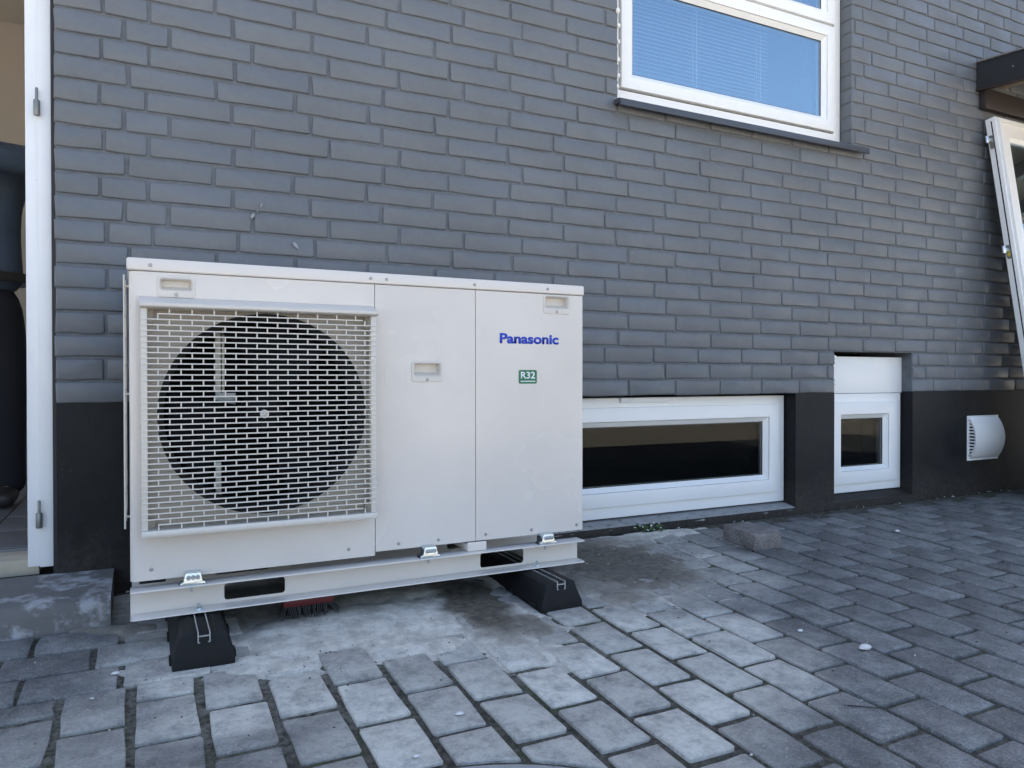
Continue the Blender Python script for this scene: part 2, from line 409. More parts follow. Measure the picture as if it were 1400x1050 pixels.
for k in range(-22, 68):
    xc = .196 + PW * (k + .5); off = -1.05 if k % 2 else -1.145
    for j in range(-34, 7):
        yc = off + PL * (j + .5)
        y0, y1 = yc - PL / 2, yc + PL / 2
        lim = -.06 if xc > 1.45 else -.02
        if xc < .196: lim = -.68
        if y1 > lim:
            y1 = lim
            if y1 - y0 < .06: continue
        if y0 < -4.4: continue
        if xc > 8.8 or xc < -2.6: continue
        wj = .0185 if xc < 1.5 else (.014 if xc < 2.2 else .012)
        pav.append((xc, (y0 + y1) / 2, PW - wj, y1 - y0 - wj))
for r_, y0 in enumerate((-.300, -.429, -.558)):
    for k in range(-14, 2):
        xc = (.098 if r_ % 2 == 0 else .02) - PL * k - .02 + (.02 if r_ == 1 else 0)
        if xc + PL / 2 > .36 or xc < -2.6: continue
        pav.append((xc, y0 - PW / 2, PL - .011, PW - .012))
def clip_paver(p):
    x, y, lx, ly = p; pts = []; st = .006
    cs = [(x - lx / 2, y - ly / 2), (x + lx / 2, y - ly / 2), (x + lx / 2, y + ly / 2), (x - lx / 2, y + ly / 2)]
    for i in range(4):
        a, b = Vector(cs[i]), Vector(cs[(i + 1) % 4]); k = max(2, int((b - a).length / st))
        pts += [a + (b - a) * j / k for j in range(k)]
    RR = CR + .014; outside = [(q - CC).length > RR for q in pts]
    if all(outside): return None
    if sum(outside) < 8: return []
    n = len(pts); st0 = next(i for i in range(n) if outside[i] and not outside[i - 1]); keep_ = []
    for i in range(n):
        if outside[(st0 + i) % n]: keep_.append(pts[(st0 + i) % n])
        else: break
    a0 = math.atan2(*reversed((keep_[-1] - CC)[:])); a1 = math.atan2(*reversed((keep_[0] - CC)[:])); da = (a1 - a0 + math.pi) % (2 * math.pi) - math.pi
    arc_ = [CC + Vector((math.cos(a0 + da * t / 8), math.sin(a0 + da * t / 8))) * RR for t in range(1, 8)]
    return keep_ + arc_
full, cut = [], []
for p in pav:
    q = clip_paver(p)
    if q is None: full.append(p)
    elif q: cut.append((p, q))
pav = full
# leave out the pavers lifted from the dug patch beside the unit
holes_p = [(1.63, -.34, .12), (1.52, -.2, .1)]
pav = [p for p in pav if not any((p[0] - a) ** 2 + (p[1] - b) ** 2 < c * c for a, b, c in holes_p)]
PM = {}
def pmesh(lx, ly, s):
    key = (round(lx, 2), round(ly, 2), s % 8)
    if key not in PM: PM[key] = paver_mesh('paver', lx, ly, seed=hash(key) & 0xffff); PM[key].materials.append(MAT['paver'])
    return PM[key]
def vis(p):
    q = px((p[0], p[1], gz(p[1])))
    return q and -60 < q[0] < 1460 and 600 < q[1] < 1120
pin = sorted([p for p in pav if vis(p)], key=lambda p: (Vector((p[0], p[1], gz(p[1]))) - CAM).length)
single = pin[:286]; rest = pin[286:] + [p for p in pav if not vis(p)]
tilt = math.atan(SL)
def dirtmask(x, y): return 0
for i, p in enumerate(single):
    s = rng.randrange(8); g = rng
    dug = math.exp(-(((p[0] - 1.66) / .3) ** 2 + ((p[1] + .4) / .3) ** 2))
    sink = -.010 * dug * rng.random()
    link('paver', pmesh(p[2], p[3], s), None, paving, (p[0] + g.uniform(-.002, .002), p[1], gz(p[1]) + g.uniform(-.0025, .0015) + sink),
         ((tilt if p[1] > -3 else 0) + g.uniform(-.012, .012) * (1 + 3 * dug), g.uniform(-.012, .012) * (1 + 3 * dug), g.uniform(-.012, .012) * (1 + 5 * dug)))
for p, q in cut:
    if not vis(p) and p[1] < -1.5: continue
    cx_, cy_ = sum(v_.x for v_ in q) / len(q), sum(v_.y for v_ in q) / len(q); L = []
    for ins, zz in ((0, -.05), (0, -.004), (.03, -.001), (.06, 0)): L.append([(cx_ + (v_.x - cx_) * (1 - ins), cy_ + (v_.y - cy_) * (1 - ins), gz(v_.y) + zz) for v_ in q])
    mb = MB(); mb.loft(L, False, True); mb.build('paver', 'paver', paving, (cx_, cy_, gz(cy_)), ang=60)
mb = MB()
for i, p in enumerate(rest):
    M = Matrix.Translation((p[0], p[1], gz(p[1]) + rng.uniform(-.0025, .0015))) @ Matrix.Rotation((tilt if p[1] > -3 else 0) + rng.uniform(-.01, .01), 4, 'X') @ Matrix.Rotation(rng.uniform(-.01, .01), 4, 'Y') @ Matrix.Rotation(rng.uniform(-.008, .008), 4, 'Z')
    me = pmesh(p[2], p[3], rng.randrange(8))
    mb.add([M @ v.co for v in me.vertices], [tuple(f.vertices) for f in me.polygons])
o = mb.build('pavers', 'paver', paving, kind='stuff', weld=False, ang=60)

# sandy soil lying over the joints under and beside the unit
SOIL = [(.72, -.55, .36, .17, 1.), (.84, -.72, .14, .08, .8), (1.07, -.5, .13, .33, 1.15), (1.14, -.74, .08, .08, 1.), (1.68, -.34, .27, .33, .92), (1.55, -.14, .4, .14, 1.), (1.5, -.5, .12, .22, .9),
        (.50, -.70, .13, .08, .75), (.8, -.2, .6, .25, 1.), (.2, -.34, .16, .06, .9), (1.3, -.15, .4, .16, 1.0), (1.95, -.06, .35, .07, .8)]
mb = MB(); nx, ny = 190, 100; x0, x1, y0, y1 = .05, 2.35, -.03, -1.05
idx = {}
vsl = []; 
for j in range(ny + 1):
    for i in range(nx + 1):
        x = x0 + (x1 - x0) * i / nx; y = y0 + (y1 - y0) * j / ny
        wx = x + .07 * noise.noise((x * 7, y * 7, 3.1)); wy = y + .07 * noise.noise((x * 7, y * 7, 9.7))
        m = max(a * math.exp(-.9 * (((wx - cx) / rx) ** 2 + ((wy - cy) / ry) ** 2)) for cx, cy, rx, ry, a in SOIL)
        f = noise.fractal((x * 16, y * 16, 0), 1., 2., 4) * .18
        h = (m + f - .52)
        dug = math.exp(-(((x - 1.64) / .2) ** 2 + ((y + .3) / .16) ** 2))
        zz = gz(y) + max(min(h * .024, .0042), -.05) - .006 * dug + .0012 * noise.noise((x * 60, y * 60, 2))
        vsl.append((x, y, zz))
fs = [(j * (nx + 1) + i, j * (nx + 1) + i + 1, (j + 1) * (nx + 1) + i + 1, (j + 1) * (nx + 1) + i) for j in range(ny) for i in range(nx)]
mb.add(vsl, fs); mb.build('sandy_soil', 'soil', kind='stuff', label='grey brown sandy soil spread over the pavers under and beside the unit', category='soil', ang=180)

# crumbs
def lump(mb, c, r, g, n=5):
    L = []; el = g.uniform(.5, 2.2); th = g.uniform(0, 6.28); ca, sa = math.cos(th), math.sin(th); hh = g.uniform(.3, .9)
    for h, q in ((-.5, .9), (hh * .4, .8), (hh * .7, .35)):
        l = []
        for i in range(n):
            t = 2 * math.pi * i / n; u, v = r * q * math.cos(t) * g.uniform(.6, 1.3) * el, r * q * math.sin(t) * g.uniform(.6, 1.3)
            l.append((c[0] + u * ca - v * sa, c[1] + u * sa + v * ca, c[2] + r * h))
        L.append(l)
    mb.loft(L)
mbd, mbp = MB(), MB()
for i in range(1100):
    x = rng.gauss(.75, .4); y = rng.gauss(-.62, .2)
    if i > 420: x = rng.gauss(1.65, .28); y = rng.gauss(-.35, .2)
    if i > 760: x = rng.uniform(0, 2.8); y = rng.uniform(-1.4, -.05)
    if y > -.05: continue
    lump(mbd, (x, y, gz(y) + .004), rng.choice((.0005, .0006, .0008, .0008, .001, .0014, .002)), rng, 5)
for i in range(420):
    x, y = (rng.gauss(1.95, .22), rng.gauss(-.2, .1)) if i < 160 else (rng.uniform(-.1, 3.2), rng.uniform(-1.5, -.08))
    if y > -.04: continue
    lump(mbp, (x, y, gz(y) + .003), rng.choice((.0006, .0008, .001, .0013, .0018, .0026)), rng, 5)
for i in range(420):
    x = rng.uniform(.15, 6.0); y = -abs(rng.gauss(0, .022)) - .008
    lump(mbd if rng.random() < .8 else mbp, (x, y, gz(y) + .002), rng.choice((.0008, .0012, .0018, .0028, .004)), rng, 5)
mbd.build('dark_crumbs', 'chip', kind='stuff', label='dark crumbs of soil and leaf litter scattered on the pavers', category='crumbs')
mbp.build('pale_crumbs', 'palechip', kind='stuff', label='pale crumbs of mortar scattered on the pavers', category='crumbs')
for (x, y, r, lab) in ((1.849, -1.203, .017, 'largest white pebble on the grey pavers at the right'), (.79, -1.09, .008, 'small white pebble on the paver in front of the grey soil'),
                       (.163, -.613, .008, 'small flat white pebble on the pavers left of the rubber foot'), (1.79, -1.05, .008, 'small white pebble in the joint behind the largest pebble'),
                       (.66, -1.2, .006, 'tiny white pebble in a paver joint near the concrete cover'), (3.05, -.42, .012, 'white pebble on the far pavers beyond the loose block')):
    mb = MB(); g = random.Random(int(x * 1000)); L = []
    for h, q in ((-.3, .6), (0, 1.), (.35, .85), (.6, .4)):
        L.append([(x + r * q * math.cos(t) * g.uniform(.8, 1.3), y + r * q * .8 * math.sin(t) * g.uniform(.8, 1.1), gz(y) + r * .3 + r * h * .8) for t in [2 * math.pi * i / 9 for i in range(9)]])
    mb.loft(L); tag(mb.build('pebble', 'pebble', None, (x, y, gz(y)), ang=50), lab, 'pebble', 'white pebbles on the paving')

mb = MB(); mb.tube((1.548, -1.395, gz(-1.395) + .004), (1.60, -1.43, gz(-1.43) + .004), .0018, 6, .0012); mb.tube((1.60, -1.43, gz(-1.43) + .004), (1.625, -1.442, gz(-1.442) + .005), .0012, 6, .0007)
tag(mb.build('twig', 'chip', None, (1.58, -1.42, gz(-1.42))), 'thin dark twig lying on the grey pavers in the right foreground', 'twig')
wd_ = thing('weed', (2.05, -.035, gz(-.03)), 'small green weed with tiny white flowers against the window sill', 'weed')
mb, mf = MB(), MB()
for i in range(34):
    t_ = rng.uniform(0, 6.28); r_ = rng.uniform(.01, .055); c_ = Vector((2.05 + r_ * math.cos(t_) * 1.3, -.035 + min(r_ * math.sin(t_) * .6, .022), gz(-.03) + rng.uniform(.004, .03))); d_ = Vector((math.cos(t_), math.sin(t_), rng.uniform(.1, .7))) * .012; n_ = d_.orthogonal().normalized() * .004
    mb.add([c_ - d_, c_ + n_, c_ + d_, c_ - n_], [(0, 1, 2, 3)])
    if i % 3 == 0: lump(mf, (c_.x, c_.y, c_.z + .006), .0032, rng, 6)
mb.build('leaves', 'weedgreen', wd_, kind='stuff', weld=False); mf.build('flowers', 'labelwhite', wd_, kind='stuff', weld=False)

# round concrete cover at the bottom edge
t = thing('concrete_cover', (CC.x, CC.y, gz(CC.y)), 'round pale concrete cover set among the pavers in the foreground', 'cover')
M = Matrix.Translation((CC.x, CC.y, gz(CC.y))) @ Matrix.Rotation(tilt, 4, 'X')
mb = MB(); mb.lathe([(CR, -.05), (CR, -.004), (CR - .008, .003), (CR - .07, .004), (CR - .075, 0)], (0, 0, 0), 'z', 72, False, False); mb.v = [M @ v for v in mb.v]; mb.build('rim', 'cover', t)
mb = MB(); mb.lathe([(CR - .082, -.03), (CR - .082, -.003), (CR - .09, .001), (.03, .003)], (0, 0, 0), 'z', 72, False, True); mb.v = [M @ v for v in mb.v]; mb.build('lid', 'cover', t)

# ------------------------------------------------------------------ house
house = thing('house', (0, 0, 0), 'grey painted brick house with black plinth and white windows', 'house')
C_ = .0667
UW = (1.925, 3.282, 1.19, 2.42)          # upper window opening
BW = (1.55, 2.912, -.53, .0)             # basement window
SW = (3.166, 3.737, -.525, .196)         # small window
DR = (-1.0, 0.0, -.50, 1.72)             # door
HX0, HX1, HZ = -1.9, 7.2, 3.05
mb = MB(); slab_holes(mb, HX0, HX1, 0, HZ, [UW, DR, SW], 0, .3)
wall = mb.build('wall', 'mortar', house, smooth=False)
mb = MB(); slab_holes(mb, HX0, HX1, -1.0, -.001, [BW, SW, DR], -.005, .3, False)
plinth = mb.build('plinth', 'plinth', house, smooth=False)
# bricks
BM = {}
def brick_mesh(wd, s):
    key = (round(wd, 3), s)
    if key in BM: return BM[key]
    g = random.Random(hash(key) & 0xfffff); h = .0582
    def ring(ins, y):
        a, b = wd / 2 - ins, h / 2 - ins; c = .003
        m = a * .33
        return [(-a, -b + c), (-a + c, -b), (-m, -b), (m, -b), (a - c, -b), (a, -b + c), (a, b - c), (a - c, b), (m, b), (-m, b), (-a + c, b), (-a, b - c)]
    jit = [(g.uniform(-.0022, .0022), g.uniform(-.0018, .0018)) for _ in range(12)]
    tl = (g.uniform(-.0016, .0016), g.uniform(-.0016, .0016)); L = []
    for ins, y in ((-.0015, .002), (0., -.0028), (.001, -.0048), (.0035, -.0060)):
        k = 0 if y > 0 else 1
        L.append([(x + jx, y + k * (tl[0] * x / wd * 2 + tl[1] * z / h), z + jz) for (x, z), (jx, jz) in zip(ring(ins, y), jit)])
    mb = MB(); mb.loft(L, False, True); me = mb.mesh('brick', (0, 0, 0), ang=70); me.materials.append(MAT['brick']); BM[key] = me
    return me
ROFF = {7: .010, 9: -.005, 11: -.001, 13: -.006, 15: 0, 17: .001, 19: .012}
bricks = []
for n in range(0, 45):
    z0 = n * C_; zc = z0 + C_ / 2
    ro = ROFF.get(n, rng.uniform(-.006, .006))
    if n % 2: jt = [.12, .24] + [.24 * k for k in range(2, 31)]
    elif n % 4 == 2: jt = [.18 + .24 * k for k in range(0, 31)]
    else: jt = [.18, .30] + [.30 + .24 * k for k in range(1, 31)]
    jt = [0.0] + [j + ro + rng.uniform(-.003, .003) for j in jt if j < HX1 - .03] + [HX1]
    ph = {1: 0, 3: 0, 0: .06, 2: .18}[n % 4]
    lf = [-1.0 - .24 * k - ph for k in range(0, 5)]; lf = [HX0] + sorted([x for x in lf if HX0 + .03 < x < -1.0]) + [-1.0]
    segs = [(lf[i], lf[i + 1]) for i in range(len(lf) - 1)]
    if zc > DR[3]: segs += [(-1.0 + .25 * k, -1.0 + .25 * (k + 1)) for k in range(4)]
    segs += [(jt[i], jt[i + 1]) for i in range(len(jt) - 1)]
    for op in (UW, SW):
        if op[2] - .02 < zc < op[3]:
            out = []
            for a, b in segs:
                if b <= op[0] or a >= op[1]: out.append((a, b))
                else:
                    if op[0] - a > .03: out.append((a, op[0]))
                    if b - op[1] > .03: out.append((op[1], b))
            segs = out
    for a, b in segs:
        if b - a < .03: continue
        aa = a + (.0 if abs(a) < 1e-6 or a in (UW[1], SW[1]) else .005); bb = b - (.0 if b in (UW[0], SW[0]) else .005)
        bricks.append(((aa + bb) / 2, z0 + .0291 + rng.uniform(-.0012, .0012), bb - aa))
def bscore(b):
    q = px((b[0], 0, b[1]))
    if not q or not (-30 < q[0] < 1430 and -20 < q[1] < 560): return None
    if 200 < q[0] < 775 and q[1] > 402: return None
    return q[2]
vb = sorted([b for b in bricks if bscore(b)], key=bscore); sb = set(vb[:285])
mb = MB()
for b in bricks:
    me = brick_mesh(round(b[2] / .004) * .004, rng.randrange(5))
    rot = (0, rng.uniform(-.006, .006), 0)
    if b in sb: link('brick', me, None, wall, (b[0], rng.uniform(-.001, .001), b[1]), rot)
    else:
        mb.add([Vector((v.co.x + b[0], v.co.y, v.co.z + b[1])) for v in me.vertices], [tuple(f.vertices) for f in me.polygons])
for n in range(17, 37):
    mbr = MB(); mbr.box(-.0035, .012, -.0035, .0585, -.0285, .0285); me = BM.setdefault('rev', mbr.mesh('brick', bevel=.002))
    if not me.materials: me.materials.append(MAT['brick'])
    if n * C_ + .06 < UW[3]:
        if n * C_ < 2.0 and n * C_ > 1.15: link('brick', me, None, wall, (UW[1], 0, n * C_ + .0291))
mb.build('bricks', 'brick', wall, kind='stuff', weld=False, ang=70)

for (x, z_, r_, a_) in ((.535, .585, .012, .9), (.56, .62, .007, 1.2), (.665, .50, .015, 2.2), (.70, .88, .004, 0), (.548, .60, .005, 1.5)):
    mb = MB(); pts_ = []
    for i in range(9):
        t_ = 2 * math.pi * i / 9; q = r_ * rng.uniform(.35, 1.); u, v = q * math.cos(t_) * 1.5, q * math.sin(t_) * .45
        pts_.append((x + u * math.cos(a_) - v * math.sin(a_), -.0125, z_ + u * math.sin(a_) + v * math.cos(a_)))
    mb.loft([pts_, [(p[0], -.0045, p[2]) for p in pts_]]); mb.build('paint_splash', 'splash', wall, smooth=False)

# rest of the house: outer shell, rooms, roof
mb = MB()
SH = (.45, 2.5, -.1, 1.95)  # unseen side opening added to let daylight into the hallway
for y0_, y1_, z0_, z1_ in ((.301, SH[0], -1, HZ), (SH[1], 7.7, -1, HZ), (SH[0], SH[1], -1, SH[2]), (SH[0], SH[1], SH[3], HZ)): mb.box(HX0, HX0 + .3, y0_, y1_, z0_, z1_)
mb.box(HX1 - .3, HX1, .301, 7.7, -1, HZ); mb.box(HX0, HX1, 7.7, 8, -1, HZ)
mb.build('outer_wall', 'mortar', house, smooth=False)
mb = MB(); ridge = 4.0
P1 = [(HX0 - .3, -.06, HZ + .001), (HX0 - .3, ridge, HZ + 2.1), (HX0 - .3, 8.3, HZ + .001), (HX0 - .3, 8.3, HZ + .16), (HX0 - .3, ridge, HZ + 2.3), (HX0 - .3, -.06, HZ + .16)]
mb.loft([P1, [(HX1 + .3, y, z) for x, y, z in P1]]); roof = mb.build('roof', 'rooftile', house, smooth=False)
for x in (HX0 + .02, HX1 - .3):
    mb = MB(); mb.loft([[(x, .2, HZ), (x, 7.8, HZ), (x, ridge, HZ + 2.0)], [(x + .28, .2, HZ), (x + .28, 7.8, HZ), (x + .28, ridge, HZ + 2.0)]]); mb.build('gable', 'mortar', house, smooth=False)
def room(name, x0, x1, y1, z0, z1, holes, m, fm=None):
    mb = MB(); slab_holes(mb, x0, x1, z0, z1, holes, .303, None)
    mb.add([(x0, .303, z0), (x1, .303, z0), (x1, y1, z0), (x0, y1, z0), (x0, .303, z1), (x1, .303, z1), (x1, y1, z1), (x0, y1, z1)], [(0, 1, 2, 3), (4, 7, 6, 5), (1, 5, 6, 2), (2, 6, 7, 3)])
    side = [(.303, y1, z0, z1)] if not fm else [(.303, fm[0], z0, z1), (fm[1], y1, z0, z1), (fm[0], fm[1], z0, fm[2]), (fm[0], fm[1], fm[3], z1)]
    for a, b, c_, d_ in side: mb.add([(x0, a, c_), (x0, a, d_), (x0, b, d_), (x0, b, c_)], [(0, 1, 2, 3)])
    return mb.build(name, m, house, smooth=False)
room('hallway', -1.55, 1.2, 2.6, -.475, 2.1, [(DR[0], DR[1], -.475, DR[3])], 'plaster', SH)
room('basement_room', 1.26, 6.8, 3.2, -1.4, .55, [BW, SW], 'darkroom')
room('upper_room', 1.26, 6.8, 4.2, .7, 2.9, [UW], 'ceiling')
# hall floor tiles
mb = MB(); mb.box(-1.5, 1.19, .305, 2.59, -.474, -.468); fl = mb.build('hall_floor', 'grout', house, smooth=False)
tm = MB().box(-.147, .147, -.147, .147, 0, .006).mesh('tile', bevel=.0015); tm.materials.append(MAT['tile'])
for i in range(8):
    for j in range(7): link('tile', tm, None, fl, (-1.3 + .3 * i, .47 + .3 * j, -.468))

# ------------------------------------------------------------------ windows
def ring(mb, x0, x1, z0, z1, t, y0, y1, tb=None):
    """rectangular ring (four mitred members) t wide"""
    tb = t if tb is None else tb
    o = [(x0, z0), (x1, z0), (x1, z1), (x0, z1)]; i = [(x0 + t, z0 + tb), (x1 - t, z0 + tb), (x1 - t, z1 - t), (x0 + t, z1 - t)]
    k = len(mb.v)
    for lp, y in ((o, y0), (i, y0), (i, y1), (o, y1)): mb.v += [Vector((a, y, b)) for a, b in lp]
    for a in range(4):
        for e in range(4):
            f = (e + 1) % 4; b = (a + 1) % 4
            mb.f.append((k + a * 4 + e, k + a * 4 + f, k + b * 4 + f, k + b * 4 + e))
    return mb
def bead(mb, x0, x1, z0, z1, t, y0, y1):
    """splayed glazing bead: front edge y0 outside, back y1 inside"""
    o = [(x0, z0), (x1, z0), (x1, z1), (x0, z1)]; i = [(x0 + t, z0 + t), (x1 - t, z0 + t), (x1 - t, z1 - t), (x0 + t, z1 - t)]
    k = len(mb.v)
    for lp, y in ((o, y0), (i, y1), (i, y1 + .02), (o, y1 + .02)): mb.v += [Vector((a, y, b)) for a, b in lp]
    for a in range(4):
        for e in range(4):
            f = (e + 1) % 4; b = (a + 1) % 4
            mb.f.append((k + a * 4 + e, k + a * 4 + f, k + b * 4 + f, k + b * 4 + e))
    return mb
def window(x0, x1, z0, z1, label, sashes, yf=.06, ft=.042, gl='glass', ftb=None):
    """frame plus sashes (list of z-ranges); each sash > frame, bead, pane"""
    mb = MB(); ring(mb, x0, x1, z0, z1, ft, yf, yf + .11, ftb)
    for a, b in zip(sashes[:-1], sashes[1:]):
        zc = (a[3] + b[2]) / 2; mb.box(x0 + ft, x1 - ft, yf + .001, yf + .1, a[3] + .003, b[2] - .003)
    wn = mb.build('window', 'white', house, bevel=.002, label=label)
    for (a, b, c, d, st) in sashes:
        ys = yf - .012
        mb = MB(); ring(mb, a, b, c, d, st, ys, ys + .07); mb.build('sash', 'white', wn, bevel=.003)
        mb = MB(); ring(mb, a - .006, b + .006, c - .006, d + .006, .012, yf + .012, yf + .02); mb.build('gasket', 'gasket', wn, smooth=False)
        mb = MB(); bead(mb, a + st + .0015, b - st - .0015, c + st + .0015, d - st - .0015, .02, ys + .006, ys + .022); mb.build('glazing_bead', 'white', wn, smooth=False)
        mb = MB(); s2 = st + .019; ring(mb, a + s2, b - s2, c + s2, d - s2, .005, ys + .0235, ys + .027); mb.build('seal', 'gasket', wn, smooth=False)
        mb = MB(); mb.box(a + st + .012, b - st - .012, ys + .026, ys + .030, c + st + .012, d - st - .012); mb.build('pane', gl, wn, smooth=False)
        mb = MB(); mb.box(a + st + .012, b - st - .012, ys + .046, ys + .050, c + st + .012, d - st - .012); mb.build('inner_pane', 'glass_clear' if gl == 'glass' else 'glass_low', wn, smooth=False)
        mb = MB(); ring(mb, a + st + .014, b - st - .014, c + st + .014, d - st - .014, .011, ys + .032, ys + .044); mb.build('spacer', 'alu', wn, smooth=False)
    return wn
def foam_line(wn, pts, r, seed):
    g = random.Random(seed); mb = MB()
    for (x, y, z) in pts:
        q = r * g.uniform(.6, 1.3)
        L = []
        for h, f in ((-1, .3), (-.6, .8), (0, 1.), (.6, .8), (1, .3)):
            L.append([(x + q * f * math.cos(t) * g.uniform(.8, 1.2), y + q * f * math.sin(t), z + q * h * 1.3) for t in [2 * math.pi * i / 8 for i in range(8)]])
        mb.loft(L)
    mb.build('foam_filler', 'foam', wn, weld=False)

uw = window(1.932, 3.276, 1.212, 2.40, 'upper white window with blue sky reflection and slatted blind', [(1.98, 3.226, 1.262, 1.765, .048), (1.98, 3.226, 1.778, 2.352, .048)])
foam_line(uw, [(1.928 + rng.uniform(-.003, .002), -.004, 1.23 + .06 * k + rng.uniform(-.015, .015)) for k in range(10)], .008, 3)
g_ = MB().box(-.46, .46, -.009, .009, -.0005, .0005).mesh('blind_slat'); g_.materials.append(MAT['blind'])
for k in range(58):
    link('blind_slat', g_, None, uw, (2.48, .20, 1.285 + .018 * k), (R(24), 0, 0))
for x in (2.1, 2.49, 2.88):
    mb = MB(); mb.tube((x, .187, 1.28), (x, .187, 2.33), .0014, 5); mb.tube((x, .213, 1.28), (x, .213, 2.33), .0014, 5); mb.build('blind_cord', 'blind', uw)
mb = MB(); mb.box(2.02, 2.94, .187, .213, 1.262, 1.278); mb.build('blind_bottom_rail', 'blind', uw, bevel=.002)
# sill under the upper window
mb = MB(); prof = [(.075, 1.190), (-.052, 1.172), (-.055, 1.145), (-.046, 1.143), (-.040, 1.155), (.075, 1.170)]
mb.loft([[(1.905, y, z) for y, z in prof], [(3.345, y, z) for y, z in prof]]); mb.build('window_sill', 'sillmat', uw, bevel=.0015)

bw = window(1.56, 2.906, -.505, -.012, 'long low white basement window half hidden by the heat pump', [(1.602, 2.862, -.458, -.052, .058)], gl='glass_low', ftb=.045)
mb = MB(); mb.box(1.98, 2.25, .05, .0595, -.033, -.012); mb.build('cover_strip', 'white_edge', bw, bevel=.001)
mb = MB()
for i in range(60):
    xa, xb = 1.55 + 1.362 * i / 60, 1.55 + 1.362 * (i + 1) / 60
    ja, jb = [.006 * noise.noise((x * 13, 0, 5)) + .003 * noise.noise((x * 50, 0, 5)) for x in (xa, xb)]
    mb.loft([[(x, .10, -.512), (x, .062, -.514), (x, .0 + j, -.527 + j * .5), (x, -.004 + j, -.538 + j), (x, .1, -.54)] for x, j in ((xa, ja), (xb, jb))], False, False)
mb.build('window_sill', 'mortar_grey', bw)
mb = MB(); mb.box(1.551, 2.911, -.004, .1, -.7, -.541); mb.build('sill_base', 'plinth', bw, smooth=False)

sw = window(3.175, 3.732, -.497, -.009, 'small square white basement window with white panel above it', [(3.215, 3.692, -.455, -.050, .062)], gl='glass_low')
mb = MB(); mb.box(3.175, 3.736, .056, .10, -.007, .174); mb.build('blanking_panel', 'white', sw, bevel=.002)
foam_line(sw, [(3.170, -.003, .165 - .02 * k) for k in range(2)] + [(3.170, -.003, .06), (3.168, -.003, .045)], .009, 5)
mb = MB(); mb.loft([[(x, .09, -.497), (x, .06, -.502), (x, -.002, -.53), (x, -.002, -.6), (x, .09, -.6)] for x in (3.167, 3.736)]); mb.build('window_sill', 'plinth', sw, smooth=False)

# ------------------------------------------------------------------ doorway
mb = MB()
prof = [(-.078, .055), (-.047, .055), (-.047, .040), (-.013, .040), (-.013, .16), (-.06, .16), (-.06, .10), (-.078, .10)]
mb.loft([[(x, y, -.474) for x, y in prof], [(x, y, 1.72) for x, y in prof]]); df = mb.build('door_frame', 'white_edge', house, bevel=.002, label='white door frame post with two bare hinge pins')
mb = MB(); mb.box(-.99, -.93, .04, .16, -.474, 1.72); mb.build('jamb', 'white_edge', df, bevel=.002)
mb = MB(); mb.box(-.93, -.078, .041, .16, 1.66, 1.72); mb.build('head', 'white_edge', df, bevel=.002)
mb = MB(); mb.box(-.0125, -.0005, .03, .16, -.50, 1.72); mb.build('sealing_strip', 'gasket', df, smooth=False)
for zc in (.845, -.335):
    mb = MB(); mb.lathe([(.0075, -.024), (.0085, -.022), (.0085, .018), (.0075, .020), (.004, .021), (.004, .052), (.002, .056)], (-.047, .030, zc), 'z', 14); mb.box(-.055, -.040, .031, .0397, zc - .02, zc + .016); mb.build('hinge', 'hinge', df)
mb = MB(); mb.box(-.93, -.05, .058, .20, -.498, -.452); mb.build('threshold', 'cream_wood', house, bevel=.004)
# concrete step
mb = MB(); nseg = 26; L = []
for i in range(nseg + 1):
    x = -1.25 + (.143 + 1.25) * i / nseg; j = lambda s: .004 * noise.noise((x * 6, s, 1))
    L.append([(x, .0, -.70), (x, .0, -.487 + j(1)), (x, -.10, -.490 + j(2)), (x, -.20, -.495 + j(3)), (x, -.268, -.498 + j(4)), (x, -.286 + j(5), -.508 + j(6)), (x, -.292 + j(7), -.53), (x, -.294, -.70)])
mb.loft(L); tag(mb.build('doorstep', 'concrete', None, (-.5, -.15, -.56), ang=50), 'stained grey concrete doorstep below the open doorway', 'step')

# ------------------------------------------------------------------ vent cover
v = thing('vent_cover', (4.35, 0, -.255), 'white curved vent cover with side louvres on the black plinth', 'vent')
X0, X1, Z0, Z1, D = 4.19, 4.452, -.371, -.142, .044
arc = [(-.006 - D * math.sin(math.pi * i / 18) ** .75, Z0 + (Z1 - Z0) * i / 18) for i in range(19)]
mb = MB(); th = [(min(y + .004, -.006), z) for y, z in arc]
mb.loft([[(x, y, z) for y, z in arc] for x in (X0 + .004, X1)], False, False, False); mb.loft([[(x, y, z) for y, z in th] for x in (X0 + .004, X1)], False, False, False)
mb.build('hood', 'white', v, ang=60)
mb = MB(); mb.loft([[(X1, y, z) for y, z in arc], [(X1 - .004, y, z) for y, z in arc]]); mb.build('end_cap', 'white', v)
mb = MB(); mb.box(X0 - .008, X1 + .004, -.0095, -.0055, Z0 - .006, Z1 + .006); mb.build('back_plate', 'white', v, bevel=.001)
mb = MB(); mb.loft([[(X0 + .012, y + .006, z) for y, z in arc], [(X0 + .016, y + .006, z) for y, z in arc]]); mb.build('inner_screen', 'darkin', v)
lm = None
for k in range(13):
    zc = Z0 + .012 + (Z1 - Z0 - .024) * k / 12; s = (zc - Z0) / (Z1 - Z0); d = D * math.sin(math.pi * s) ** .75
    mb = MB(); mb.box(X0, X0 + .008, -.006 - d * .98, -.008, zc - .004, zc + .004); mb.build('louvre', 'white', v)
mb = MB(); mb.loft([[(X0 - .001, y - .0005, z) for y, z in arc], [(X0 + .007, y - .0005, z) for y, z in arc]], False, False, False)
mb.loft([[(X0 - .001, min(y + .006, -.0095), z) for y, z in arc], [(X0 + .007, min(y + .006, -.0095), z) for y, z in arc]], False, False, False)
mb.build('louvre_rim', 'white', v, ang=60)

